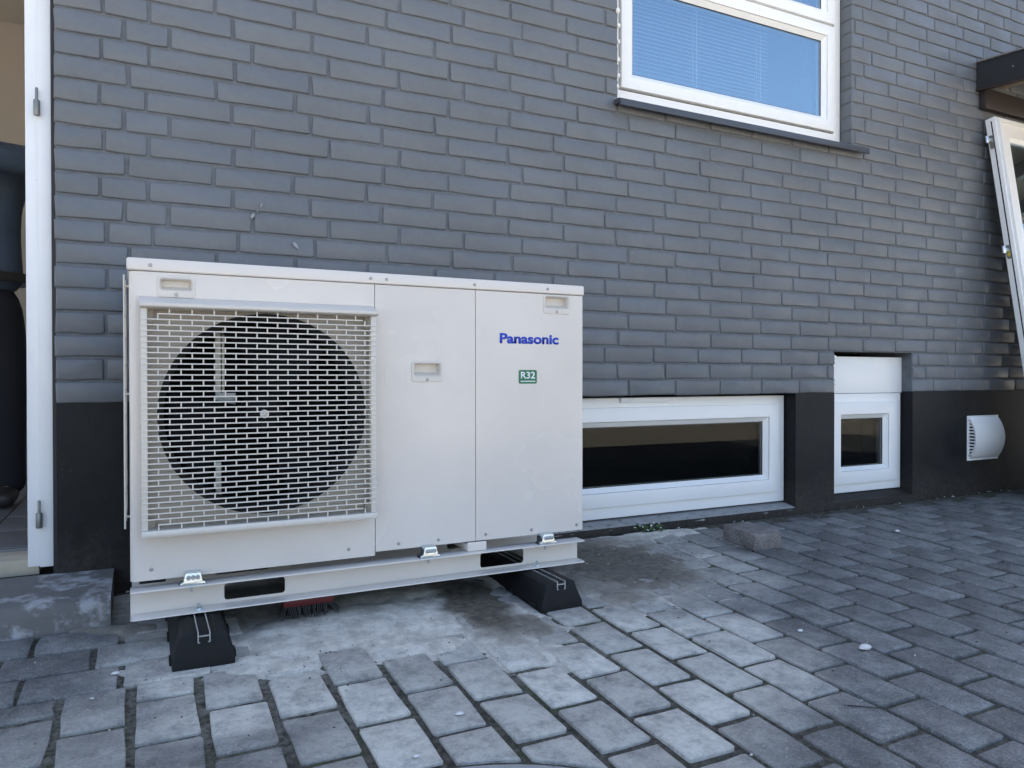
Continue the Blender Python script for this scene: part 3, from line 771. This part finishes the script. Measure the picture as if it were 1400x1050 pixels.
# ------------------------------------------------------------------ porch canopy at the right
c = thing('canopy', (4.9, 0, 1.6), 'dark brown timber porch canopy fixed to the wall above the leaning door', 'canopy')
def sloped(mb, x0, x1, y0, y1, z0, z1, s=.085):
    mb.loft([[(x, y0, z0 + s * y0), (x, y1, z0 + s * y1), (x, y1, z1 + s * y1), (x, y0, z1 + s * y0)] for x in (x0, x1)])
    return mb
mb = MB(); sloped(mb, 4.245, 4.272, -.012, -1.3, 1.625, 1.762); f_ = mb.build('fascia', 'fascia', c, bevel=.002)
mb = MB(); sloped(mb, 4.238, 4.285, -.011, -1.31, 1.764, 1.771); sloped(mb, 4.285, 6.6, -.011, -1.31, 1.764, 1.775); mb.build('roof_felt', 'flashing', c)
mb = MB(); sloped(mb, 4.240, 4.268, -.010, -1.3, 1.612, 1.623); mb.build('drip_batten', 'brown', c)
mb = MB(); mb.box(4.273, 6.6, -.045, -.011, 1.515, 1.622); mb.build('wall_beam', 'brown', c, bevel=.003)
mb = MB(); sloped(mb, 4.3, 6.6, -.05, -1.29, 1.735, 1.760); mb.build('roof_board', 'raw_wood', c)
for x in (4.36, 4.95, 5.55, 6.15):
    mb = MB(); sloped(mb, x, x + .045, -.046, -1.27, 1.640, 1.733); mb.build('rafter', 'raw_wood' if x < 4.5 else 'brown', c)
mb = MB(); mb.box(4.273, 6.6, -1.33, -1.302, 1.50, 1.66); mb.build('front_board', 'fascia', c)
mb = MB(); mb.lathe([(.004, -.004), (.0035, -.006), (.001, -.0065)], (4.2455, -.20, 1.675), 'x', 10); mb.v = [Vector((p.x, p.y, p.z)) for p in mb.v]; mb.build('bolt', 'zinc', c)

# ------------------------------------------------------------------ leaning door leaf
yt, zt, yb = -.025, 1.458, -.325
zb = gz(yb)
ax = Vector((0, yt - yb, zt - zb)); LEN = ax.length; ang = math.atan2(ax.y, ax.z)
DM = Matrix.Translation((4.296, yb, zb)) @ Matrix.Rotation(-ang, 4, 'X')   # local: x width, -y front, z up
d = thing('door', (4.7, yb, zb), 'white glazed door leaf taken off its hinges and leaning against the wall', 'door')
def dpart(name, mb, mat, par=None, **k):
    mb.v = [DM @ p for p in mb.v]; return mb.build(name, mat, par or d, **k)
W = .86
mb = MB(); ring(mb, 0, W, 0, LEN, .105, -.052, 0)
leaf = dpart('leaf', mb, 'white', bevel=.003)
mb = MB(); ring(mb, .012, W - .012, .012, LEN - .012, .016, -.066, -.0522); dpart('overlap_strip', mb, 'white', leaf, bevel=.002)
mb = MB(); mb.box(-.0015, 0.0, -.034, -.028, .02, LEN - .02); dpart('groove', mb, 'gasket', leaf)
mb = MB(); mb.box(.10, W - .10, -.030, -.022, .10, LEN - .10); dpart('pane', mb, 'glass', d, smooth=False)
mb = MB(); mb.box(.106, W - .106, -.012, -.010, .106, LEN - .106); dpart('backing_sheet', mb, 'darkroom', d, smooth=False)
mb = MB(); bead(mb, .1055, W - .1055, .1055, LEN - .1055, .014, -.050, -.036); dpart('glazing_bead', mb, 'white', d, smooth=False)
for zc, tagm in ((1.335, None), (.735, 'yellow')):
    l = (zc - zb) / math.cos(ang)
    mb = MB(); mb.loft([[( -.0035 if q else .0, a, b) for a, b in [(-.030 + u, l - .045 + v_) for u, v_ in rr(0, .022, 0, .075, .010, 4)]] for q in (0, 1)]); h = dpart('hinge', mb, 'hinge')
    mb = MB(); mb.box(-.040, -.0036, -.026, -.012, l - .008, l + .010); mb.tube((-.040, -.019, l - .018), (-.040, -.019, l + .020), .009, 12); dpart('hinge_pin', mb, 'alu', h, bevel=.001)
    if tagm: mb = MB(); mb.box(-.0052, -.0037, -.026, -.014, l - .03, l + .006); dpart('yellow_tag', mb, 'yellow', h)

# ------------------------------------------------------------------ heat pump
HX, HY0, HY1, HZ0, HZ1 = (.191, 1.474), -.461, -.141, -.422, .363
hp = thing('heat_pump', (.83, -.3, HZ0), 'cream air source heat pump with round fan behind a slatted grille', 'heat pump')
GX0_, GX1_ = .216, .786
FC = (.511, -.022); FR = .260
LZ = .332                                     # lid underside
def yflat(y): return lambda a, b: (a, y, b)
circ = [(FC[0] + FR * math.cos(2 * math.pi * i / 72), FC[1] + FR * math.sin(2 * math.pi * i / 72)) for i in range(72)]
HND = [(.252, .339, .270, .322), (.904, .999, .059, .119), (1.331, 1.428, .270, .330)]
def pocket(h): return (h[0] + .008, h[1] - .008, h[2] + .018, h[3] - .007)
pan = ((.206, .7965, -.4235), (.7985, 1.1015, -.413), (1.1035, 1.474, -.413))
for i, (a, b, zb_) in enumerate(pan):
    hls = []
    for h in HND:
        if a < h[0] < b: hls.append(rr(*pocket(h), .006, 4))
    if i == 0: hls.append(circ)
    mb = plate(rect(a, b, zb_, LZ - .0015), hls, yflat(HY0))
    # folded edges
    mb.loft([[(a, HY0, zb_), (b, HY0, zb_), (b, HY0, LZ - .0015), (a, HY0, LZ - .0015)], [(a, HY0 + .012, zb_), (b, HY0 + .012, zb_), (b, HY0 + .012, LZ - .0015), (a, HY0 + .012, LZ - .0015)]], False, False)
    if i == 0:
        arcp = [(.206 - .015 * math.sin(R(90 * k / 6)), HY0 + .015 - .015 * math.cos(R(90 * k / 6))) for k in range(7)] + [(.191, -.30)]
        mb.loft([[(x, y, zz) for x, y in arcp] for zz in (zb_, LZ - .0015)], False, False, False)
    if i == 2:
        arcp = [(1.474, HY0), (1.4745, HY0 + .0005), (1.4745, -.15)]
        mb.loft([[(x, y, zz) for x, y in arcp] for zz in (zb_, LZ - .0015)], False, False, False)
    o = mb.build('front_panel', 'casing', hp, ang=25, label=('front panel with the round fan opening', 'plain middle front panel with one grip', 'right front panel with blue lettering and green label')[i])
mb = MB()
mb.box(.194, 1.472, -.155, HY1, -.40, LZ - .002)                                   # back
mb.box(.194, .197, -.30, -.156, -.40, LZ - .002); mb.box(1.470, 1.4725, -.44, -.156, -.40, LZ - .002)
mb.box(.80, 1.469, -.432, -.16, -.402, LZ - .003)                                  # compressor compartment seen through seams
mb.build('inner_body', 'darkin', hp, smooth=False)
mb = MB(); mb.box(.196, 1.470, -.435, -.15, -.418, -.403); mb.build('base_pan', 'darkin', hp, bevel=.002)
mb = MB(); mb.box(.186, 1.479, -.466, -.136, LZ, HZ1); mb.build('lid', 'lid', hp, bevel=.007, seg=3)
# shroud and fan
mb = MB(); mb.lathe([(FR, 0.0), (FR - .003, .008), (FR - .012, .02), (FR - .016, .05), (FR - .016, .12), (FR, .13)], (FC[0], HY0, FC[1]), 'y', 72, False, False); mb.build('fan_shroud', 'shroud_dark', hp)
mb = MB(); mb.box(.20, .79, -.168, -.158, -.40, .32)
for k in range(60): mb.box(.20 + .0098 * k, .2012 + .0098 * k, -.172, -.1685, -.39, .31)
mb.build('coil', 'coil', hp, smooth=False)
fan = MB(); fan.lathe([(.055, .03), (.058, .02), (.058, -.02), (.045, -.032), (.01, -.036)], (FC[0], -.36, FC[1]), 'y', 28); fan = fan.build('fan', 'blade', hp)
for k in range(3):
    a0 = R(66 + 120 * k); mb = MB(); L = []
    for i in range(9):
        r_ = .05 + .185 * i / 8; wd = R(24 + 10 * i / 8); l = []
        for s_ in range(7):
            t_ = a0 + wd * (s_ / 6 - .5) * 2 + .25 * i / 8; yy = -.36 + .05 * (s_ / 6 - .5) * 1.6
            l.append((FC[0] + r_ * math.cos(t_), yy, FC[1] + r_ * math.sin(t_)))
        L.append(l)
    mb.loft(L, False, False, False); mb.loft([[(x, y + .003, z_) for x, y, z_ in l] for l in L], False, False, False); mb.build('blade', 'blade', fan)
mb = MB(); mb.box(.398, .412, -.30, -.285, .005, .33); mb.box(.415, .421, -.30, -.285, .005, .33); mb.box(.398, .45, -.302, -.286, -.015, .03)
mb.build('motor_bracket', 'post', hp, bevel=.001)
mb = MB(); mb.box(.398, .412, -.30, -.285, -.33, -.16); mb.build('motor_bracket', 'post', hp, bevel=.001)
mb = plate(rect(GX0_ + .004, GX1_ - .004, -.300, .245), [circ], yflat(HY0 - .0016)); mb.build('shade_toned_surround', 'shroud', hp, smooth=False)  # plate added over the casing, its colour holding the grille's shade
# screw bosses on the fan panel corners, and the raised seat behind the grille
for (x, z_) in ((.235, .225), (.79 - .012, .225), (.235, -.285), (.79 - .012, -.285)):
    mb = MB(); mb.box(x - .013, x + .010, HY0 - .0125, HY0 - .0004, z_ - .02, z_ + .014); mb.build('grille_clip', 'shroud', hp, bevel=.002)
# grille
GX0, GX1, GZ0, GZ1, GY = .216, .786, -.309, .256, -.516
mb = MB()
top = [(HY0 - .001, GZ1 + .014), (GY - .012, GZ1 - .006), (GY - .012, GZ1 - .014), (GY - .004, GZ1 - .018), (HY0 - .001, GZ1 - .018)]
mb.loft([[(x, y, z_) for y, z_ in top] for x in (GX0 - .002, GX1 + .004)])
bot = [(HY0 - .001, GZ0), (GY - .004, GZ0), (GY - .006, GZ0 + .006), (GY - .004, GZ0 + .016), (HY0 - .001, GZ0 + .016)]
mb.loft([[(x, y, z_) for y, z_ in bot] for x in (GX0, GX1)])
for x in (GX0, GX1 - .014): mb.box(x, x + .014, GY + .003, GY + .008, GZ0 + .0165, GZ1 - .0185)
grille = mb.build('fan_grille', 'plastic', hp, bevel=.0015)
NS = 40; zs0, zs1 = GZ0 + .016, GZ1 - .018; pit = (zs1 - zs0) / NS
mb = MB(); hgt = .0014
lp = [(GX0 - .0006, HY0 - .002), (GX0 - .0006, GY), (GX1 + .0006, GY), (GX1 + .0006, HY0 - .002), (GX1 - .006, HY0 - .002), (GX1 - .006, GY + .0065), (GX0 + .006, GY + .0065), (GX0 + .006, HY0 - .002)]
mb.loft([[(x, y, -hgt) for x, y in lp], [(x, y, hgt) for x, y in lp]])
smesh = mb.mesh('slat', (0, 0, 0), smooth=False); smesh.materials.append(MAT['plastic'])
mb = MB(); lp2 = [(GX0 + .036, GY), (GX1 - .036, GY), (GX1 - .036, GY + .0065), (GX0 + .036, GY + .0065)]
mb.loft([[(x, y, -hgt) for x, y in lp2], [(x, y, hgt) for x, y in lp2]]); sshort = mb.mesh('slat', (0, 0, 0), smooth=False); sshort.materials.append(MAT['plastic'])
for k in range(1, NS):
    link('slat', sshort if k in (1, NS - 1) else smesh, None, grille, (0, 0, zs0 + pit * k))
mb = MB(); tp = .0502
for k in range(NS):
    z0_, z1_ = zs0 + pit * k + hgt * .6, zs0 + pit * (k + 1) - hgt * .6
    x = GX0 + .037 + (tp / 2 if k % 2 else 0)
    while x < GX1 - .03:
        mb.box(x - .0014, x + .0014, GY + .001, GY + .009, z0_, z1_); x += tp
mb.build('cross_bars', 'plastic', grille, kind='stuff', smooth=False, weld=False)
for x in (GX0 + .003, GX1 - .007):   # side ribs behind the fins
    for j in range(2):
        mb = MB(); mb.box(x, x + .004, HY0 - .012 - .022 * j, HY0 - .006 - .022 * j, GZ0 + .017, GZ1 - .019); mb.build('side_rib', 'plastic', grille, smooth=False)
mb = MB(); mb.lathe([(.0105, .012), (.0105, -.001), (.0085, -.002), (.0068, -.001), (.0066, .004), (.001, .004)], (.496, GY - .001, -.020), 'y', 20); mb.build('screw_boss', 'plastic', grille)
mb = MB(); mb.lathe([(.0062, .003), (.0058, -.0005), (.002, -.001)], (.496, GY + .001, -.020), 'y', 14); mb.build('screw', 'screw', grille)
# grips
smb = MB(); smb.lathe([(.0045, .0005), (.0045, -.0012), (.0032, -.0024), (.0012, -.0026)], (0, 0, 0), 'y', 10); scr = smb.mesh('screw'); scr.materials.append(MAT['screw'])
for h in HND:
    p = pocket(h); o0 = rr(*h, .009, 4); i0 = rr(*p, .006, 4); i1 = rr(p[0] + .003, p[1] - .003, p[2] + .010, p[3] - .002, .005, 4)
    mb = MB(); mb.loft([[(x, HY0 - .0003, z_) for x, z_ in o0], [(x, HY0 - .0018, z_) for x, z_ in rr(h[0] + .0008, h[1] - .0008, h[2] + .0008, h[3] - .0008, .0085, 4)],
                        [(x, HY0 - .0024, z_) for x, z_ in rr(p[0] - .002, p[1] + .002, p[2] - .002, p[3] + .002, .007, 4)], [(x, HY0 + .001, z_) for x, z_ in i0], [(x, HY0 + .022, z_) for x, z_ in i1]], False, True)
    g = mb.build('grip', 'plastic', hp, ang=40)
    link('screw', scr, None, g, ((h[0] + h[1]) / 2, HY0 - .0022, h[2] + .007))
for (x, z_) in ((.238, .346), (.785, .346), (.83, .346), (1.098, .346), (1.345, .346)): link('screw', scr, None, hp, (x, -.4665, z_))
for (x, z_) in ((.237, -.397), (.723, -.398), (.865, -.397), (.985, -.398), (1.135, -.396), (1.29, -.397), (1.452, -.396)): link('screw', scr, None, hp, (x, HY0 - .0005, z_))
# lettering
def text_mesh(body, size, offset, name, parent, mat, x0, x1, z0, y, zs=None):
    cu = bpy.data.curves.new(name, 'FONT'); cu.body = body; cu.size = size; cu.offset = offset; cu.resolution_u = 6
    tmp = bpy.data.objects.new('tmp', cu); COL.objects.link(tmp)
    dg = bpy.context.evaluated_depsgraph_get(); me = bpy.data.meshes.new_from_object(tmp.evaluated_get(dg))
    bpy.data.objects.remove(tmp); me.name = name
    xs = [v.co.x for v in me.vertices]; ys = [v.co.y for v in me.vertices]; a, b = min(xs), max(xs)
    lo = 0.0; hi = max(ys); sx = (x1 - x0) / (b - a); sz = (zs / hi) if zs else sx
    bm = bmesh.new(); bm.from_mesh(me)
    for v_ in bm.verts: v_.co = Vector((x0 + (v_.co.x - a) * sx, 0, z0 + v_.co.y * sz))
    r_ = bmesh.ops.extrude_face_region(bm, geom=bm.faces[:]); 
    for e in r_['geom']:
        if isinstance(e, bmesh.types.BMVert): e.co.y -= .0006
    bmesh.ops.recalc_face_normals(bm, faces=bm.faces)
    Lc = Vector(((x0 + x1) / 2, y, z0))
    for v_ in bm.verts: v_.co.x -= Lc.x; v_.co.z -= Lc.z
    bm.to_mesh(me); bm.free(); me.materials.clear()
    return link(name, me, mat, parent, Lc)
text_mesh('Panasonic', 1, .034, 'logo_lettering', hp, 'logo', 1.182, 1.386, .1765, HY0 - .0006, .0295)
mb = MB(); mb.loft([[(x, HY0 - .0002, z_) for x, z_ in rr(1.246, 1.309, .053, .095, .005, 4)], [(x, HY0 - .0007, z_) for x, z_ in rr(1.246, 1.309, .053, .095, .005, 4)]])
lb = mb.build('green_label', 'labelgreen', hp)
text_mesh('R32', 1, .02, 'label_lettering', lb, 'labelwhite', 1.253, 1.302, .0690, HY0 - .0011, .0205)
mb = MB()
for k in range(11): mb.box(1.2525 + .0046 * k, 1.2525 + .0046 * k + .0036, HY0 - .0013, HY0 - .0009, .0588, .0618)
mb.build('label_small_print', 'labelwhite', lb, smooth=False)
# coil guard wires on the left side
mb = MB()
for y in (-.42, -.30, -.17): mb.tube((.180, y, -.30), (.180, y, .325), .0022, 6)
for k in range(10): mb.tube((.180, -.42, -.29 + .066 * k), (.180, -.17, -.29 + .066 * k), .0016, 6)
for z_ in (-.29, .03, .31): mb.tube((.180, -.30, z_), (.192, -.30, z_), .003, 6)
mb.build('coil_guard', 'plastic', hp)
for x in (.24, 1.10): 
    mb = MB(); mb.box(x - .03, x + .03, -.475 if x > 1 else -.43, -.15, -.4385, -.4185)
    if x > 1: mb.box(x - .03, x + .03, -.478, -.4755, -.4385, -.412)
    mb.build('mounting_foot', 'casing' if x > 1 else 'darkin', hp, bevel=.002)

# ------------------------------------------------------------------ rails and feet
RX0, RX1 = .191, 1.462
def rail(yw, s, label, front):
    """C channel with its flanges pointing to s (-1 toward the camera)"""
    t = thing('mounting_rail', ((RX0 + RX1) / 2, yw, -.508), label, 'rail', 'rails under the heat pump')
    zt_, zb_ = -.4395, -.508; yf = yw + s * .052; tk = .003
    hl = [rr(.405, .556, -.498, -.456, .008, 4), rr(1.123, 1.269, -.499, -.455, .008, 4)]
    mb = plate(rect(RX0, RX1, zb_ + .002, zt_ - .002), hl, yflat(yw)); mb2 = plate(rect(RX0, RX1, zb_ + .002, zt_ - .002), hl, yflat(yw - s * tk))
    for l in hl: mb2.loft([[(x, yw, z_) for x, z_ in l], [(x, yw - s * tk, z_) for x, z_ in l]], False, False)
    mb.add(mb2.v, mb2.f); mb.build('web', 'casing', t)
    for name, z_ in (('top_flange', zt_), ('bottom_flange', zb_)):
        up_ = z_ > -.47; mb = MB(); l = [(RX0, yw - s * tk), (RX0, yf - s * .006), (RX0 + .006, yf), (RX1 - .006 + .0, yf), (RX1, yf - s * .006), (RX1, yw - s * tk)]
        za, zb2 = (z_ - tk, z_) if up_ else (z_, z_ + tk); mb.loft([[(x, y, za) for x, y in l], [(x, y, zb2) for x, y in l]]); mb.build(name, 'lid', t, bevel=.0008)
    if front:
        for x in (.329, .949, 1.332):
            yb_ = yw + s * .026; mb = MB()
            p_ = [(-.032, 0), (-.028, .006), (-.022, .008), (-.017, .030), (.017, .030), (.022, .008), (.028, .006), (.032, 0)]
            mb.loft([[(x + a, y, zt_ + .0005 + b) for a, b in p_] for y in (yb_ - .020, yb_ + .0105)])
            cl = mb.build('clamp', 'zinc', t, bevel=.0015)
            for a in (-.0105, .0, .0105):
                mb = MB(); mb.lathe([(.0055, -.026), (.0062, -.0245), (.0062, -.0205)], (x + a, yb_, zt_ + .020), 'y', 6); mb.build('nut', 'zinc', cl)
            mb = MB(); mb.tube((x - .003, yb_ - .006, zt_ - .018), (x - .003, yb_ - .006, zt_ - .003), .0035, 8); mb.build('bolt', 'zinc', cl)
    for x in (.343, 1.300):
        yb_ = yw + s * .030; mb = MB(); mb.lathe([(.011, 0), (.011, .0018)], (x, yb_, zb_ + .003), 'z', 18); mb.lathe([(.0075, .0018), (.0075, .009), (.006, .0095)], (x, yb_, zb_ + .003), 'z', 6); mb.tube((x, yb_, zb_ + .012), (x, yb_, zb_ + .018), .0038, 8); mb.build('foot_bolt', 'zinc', t)
    return t
rail(-.448, -1, 'front white steel rail with two slots under the heat pump', True)
rail(-.175, 1, 'rear white steel rail hidden behind the front one', False)
for xc, lab in ((.343, 'left black rubber foot block with a silver channel on top'), (1.287, 'right black rubber foot block with a silver channel on top')):
    t = thing('foot_block', (xc, -.35, gz(-.35)), lab, 'foot block', 'rubber feet under the rails')
    mb = MB(); L = []
    for y, k in ((-.655, .97), (-.640, 1.), (-.52, 1.), (-.18, 1.), (-.06, 1.), (-.045, .97)):
        g0 = gz(y) - .004; e = .012 if k < 1 else 0
        L.append([(xc - .068 * k, y, g0), (xc - .067 * k, y, g0 + .022), (xc - .048 * k, y + (e if y < -.3 else -e) * .8, -.516 - e), (xc - .024 * k, y + (e if y < -.3 else -e), -.511 - e), (xc - .0205, y + (e if y < -.3 else -e), -.514 - e), (xc + .0205, y + (e if y < -.3 else -e), -.514 - e),
                  (xc + .024 * k, y + (e if y < -.3 else -e), -.511 - e), (xc + .048 * k, y + (e if y < -.3 else -e) * .8, -.516 - e), (xc + .067 * k, y, g0 + .022), (xc + .068 * k, y, g0)])
    mb.loft(L); b_ = mb.build('block', 'rubber', t, bevel=.003)
    for s in (-1, 1):
        for y in (-.6, -.45, -.3, -.15): mb = MB(); mb.box(xc + s * .066 - .006, xc + s * .066 + .006, y - .02, y + .02, gz(y) - .004, gz(y) + .014); mb.build('side_lug', 'rubber', t, bevel=.002)
    mb = MB(); tk = .0022; ww = .0125; za, zb_ = -.534, -.5095
    for s in (-1, 1):
        mb.box(xc + s * ww - tk / 2, xc + s * ww + tk / 2, -.648, -.05, za, zb_)
        mb.box(min(xc + s * ww, xc + s * (ww - .004)), max(xc + s * ww, xc + s * (ww - .004)), -.648, -.05, za, za + .002)
    mb.box(xc - ww, xc + ww, -.647, -.05, -.520, -.518)
    mb.build('channel', 'alu', t, smooth=False)

# ------------------------------------------------------------------ broom head under the unit
bt = thing('broom_head', (.625, -.40, gz(-.4)), 'red broom head with black bristles lying under the heat pump', 'broom')
g0 = gz(-.4)
mb = MB(); mb.loft([[(.555 + e, -.43 + q, g0 + .030), (.69 - e, -.43 + q, g0 + .030), (.69 - e, -.375 - q, g0 + .030), (.555 + e, -.375 - q, g0 + .030)] for e, q in ((0, 0),)] +
                   [[(.555 + e, -.43 + q, g0 + z_), (.69 - e, -.43 + q, g0 + z_), (.69 - e, -.375 - q, g0 + z_), (.555 + e, -.375 - q, g0 + z_)] for e, q, z_ in ((0, 0, .052), (.012, .008, .060))])
mb.build('block', 'red', bt, bevel=.003)
mb = MB(); mb.tube((.622, -.40, g0 + .06), (.622, -.375, g0 + .075), .013, 12); mb.build('socket', 'red', bt)
mb = MB()
for i in range(26):
    for j in range(7):
        x, y = .560 + .125 * i / 25, -.428 + .05 * j / 6
        mb.tube((x, y, g0 + .031), (x + rng.uniform(-.008, .008) + (.02 if i > 22 else (-.012 if i < 2 else 0)), y + rng.uniform(-.008, .006) - (.01 if j == 0 else 0), g0 + .001), .0018, 4, .0012)
mb.build('bristles', 'bristle', bt, kind='stuff', smooth=False, weld=False)

# ------------------------------------------------------------------ loose paver block by the window
bm_ = paver_mesh('loose_paver', .130, .176, h=.058, seed=5)
o = link('loose_paver', bm_, 'paver_side', None, (2.330, -.326, gz(-.33) + .058 + .002), (tilt + .02, 0.0, R(-1.5)))
tag(o, 'loose brown grey paver block lying on the paving by the window', 'paver block')

# ------------------------------------------------------------------ person in the hallway
FZ = -.462
pr = thing('person', (-.36, 1.35, FZ), 'person in blue grey work jacket and black trousers standing inside the doorway', 'person')
def skin(name, verts, edges, mat, parent, root=0, sub=2):
    me = bpy.data.meshes.new(name); L = org(parent)
    me.from_pydata([Vector(v[:3]) - L for v in verts], edges, []); o = link(name, me, mat, parent, L)
    md = o.modifiers.new('skin', 'SKIN'); sv = me.skin_vertices[0].data
    for i, v in enumerate(verts): sv[i].radius = (v[3], v[4] if len(v) > 4 else v[3])
    sv[root].use_root = True; md.use_smooth_shade = True
    s = o.modifiers.new('sub', 'SUBSURF'); s.levels = sub; s.render_levels = sub
    return o
bx, by = -.42, 1.30
Zp = lambda h: FZ + h
arm_r = [(bx + .19, by, Zp(1.45), .036), (bx + .40, by - .05, Zp(1.43), .034), (bx + .20, by - .24, Zp(1.40), .030), (bx - .02, by - .36, Zp(1.38), .026)]
arm_l = [(bx - .19, by, Zp(1.45), .036), (bx - .27, by - .05, Zp(1.17), .034), (bx - .20, by - .24, Zp(1.22), .030), (bx - .12, by - .34, Zp(1.32), .026)]
body = [(bx, by, Zp(.98), .09, .07), (bx, by, Zp(1.22), .09, .07), (bx, by, Zp(1.43), .09, .06), (bx, by - .01, Zp(1.55), .052), (bx, by - .03, Zp(1.62), .065, .08), (bx, by - .035, Zp(1.71), .074, .09), (bx, by - .02, Zp(1.78), .05, .06)]
ed = [(i, i + 1) for i in range(6)]
def chain(vs, ed, at, pts):
    p = at
    for q in pts: vs.append(q); ed.append((p, len(vs) - 1)); p = len(vs) - 1
    return p
vs_ = list(body)
hand_r = chain(vs_, ed, 2, arm_r); hand_l = chain(vs_, ed, 2, arm_l)
for s in (-1, 1): chain(vs_, ed, 0, [(bx + s * .10, by, Zp(.88), .07), (bx + s * .115, by - .01, Zp(.50), .05), (bx + s * .12, by + .02, Zp(.10), .03), (bx + s * .125, by - .06, Zp(.045), .022)])
for at, s in ((hand_r, 1), (hand_l, -1)):
    p = Vector(vs_[at][:3]); pa = chain(vs_, ed, at, [(p.x - s * .05, p.y - .05, p.z, .030, .018)])
    for k in range(4):
        q = Vector(vs_[pa][:3]) + Vector((-.012 * s, -.012, .03 - .02 * k)); le = (.07, .08, .075, .06)[k]
        chain(vs_, ed, pa, [(q.x, q.y, q.z, .009), (q.x - s * le * .5, q.y - le * .3, q.z, .0085), (q.x - s * le * .7, q.y + le * .2, q.z - .01, .008)])
    chain(vs_, ed, at, [(p.x - s * .02, p.y - .05, p.z + .03, .010), (p.x - s * .05, p.y - .07, p.z + .035, .009)])
skin('body', vs_, ed, 'skin', pr)
jv = [(bx, by, Zp(.86), .215, .16), (bx, by, Zp(1.0), .20, .15), (bx, by, Zp(1.22), .19, .145), (bx, by, Zp(1.40), .18, .13), (bx, by, Zp(1.53), .10, .09)]
je = [(0, 1), (1, 2), (2, 3), (3, 4)]
for am in (arm_r, arm_l): chain(jv, je, 3, [tuple(am[0][:3]) + (.085,), tuple(am[1][:3]) + (.075,), tuple(am[2][:3]) + (.06,), tuple(am[3][:3]) + (.05,)])
jk = skin('jacket', jv, je, 'jacket', pr)
tv = [(bx, by, Zp(.98), .16, .12), (bx, by, Zp(.86), .175, .14)]; te = [(0, 1)]
for s in (-1, 1): chain(tv, te, 1, [(bx + s * .10, by, Zp(.74), .11), (bx + s * .115, by - .01, Zp(.48), .09), (bx + s * .12, by + .02, Zp(.12), .075), (bx + s * .12, by + .02, Zp(.03), .08)])
skin('trousers', tv, te, 'trousers', pr)
mb = MB(); mb.lathe([(.226, -.02), (.23, -.018), (.23, .018), (.226, .02)], (0, 0, 0), 'z', 32, False, False); mb.v = [Vector((bx + p.x, by + p.y * .8, Zp(.95) + p.z)) for p in mb.v]; mb.build('belt', 'boot', pr)
for s in (-1, 1): skin('boot', [(bx + s * .12, by + .03, Zp(.16), .06), (bx + s * .12, by + .04, Zp(.09), .058), (bx + s * .12, by + .03, Zp(.045), .05, .045), (bx + s * .125, by - .07, Zp(.04), .05, .04), (bx + s * .13, by - .17, Zp(.032), .042, .03)], [(0, 1), (1, 2), (2, 3), (3, 4)], 'boot', pr)
skin('hair', [(bx, by + .01, Zp(1.70), .08, .09), (bx, by, Zp(1.78), .073, .085)], [(0, 1)], 'hair', pr)
for s in (-1, 1):
    mb = MB(); mb.lathe([(.004, -.004), (.010, 0), (.004, .004)], (bx + s * .03, by - .118, Zp(1.71)), 'y', 10); mb.build('eye', 'labelwhite', pr)
mb = MB(); mb.tube((bx, by - .10, Zp(1.705)), (bx, by - .142, Zp(1.67)), .008, 8, .013); mb.build('nose', 'skin', pr)
mb = MB(); mb.box(bx - .022, bx + .022, by - .122, by - .112, Zp(1.632), Zp(1.640)); mb.build('mouth', 'skin', pr, bevel=.003)

scene.cycles.max_bounces = 8; scene.cycles.transparent_max_bounces = 12
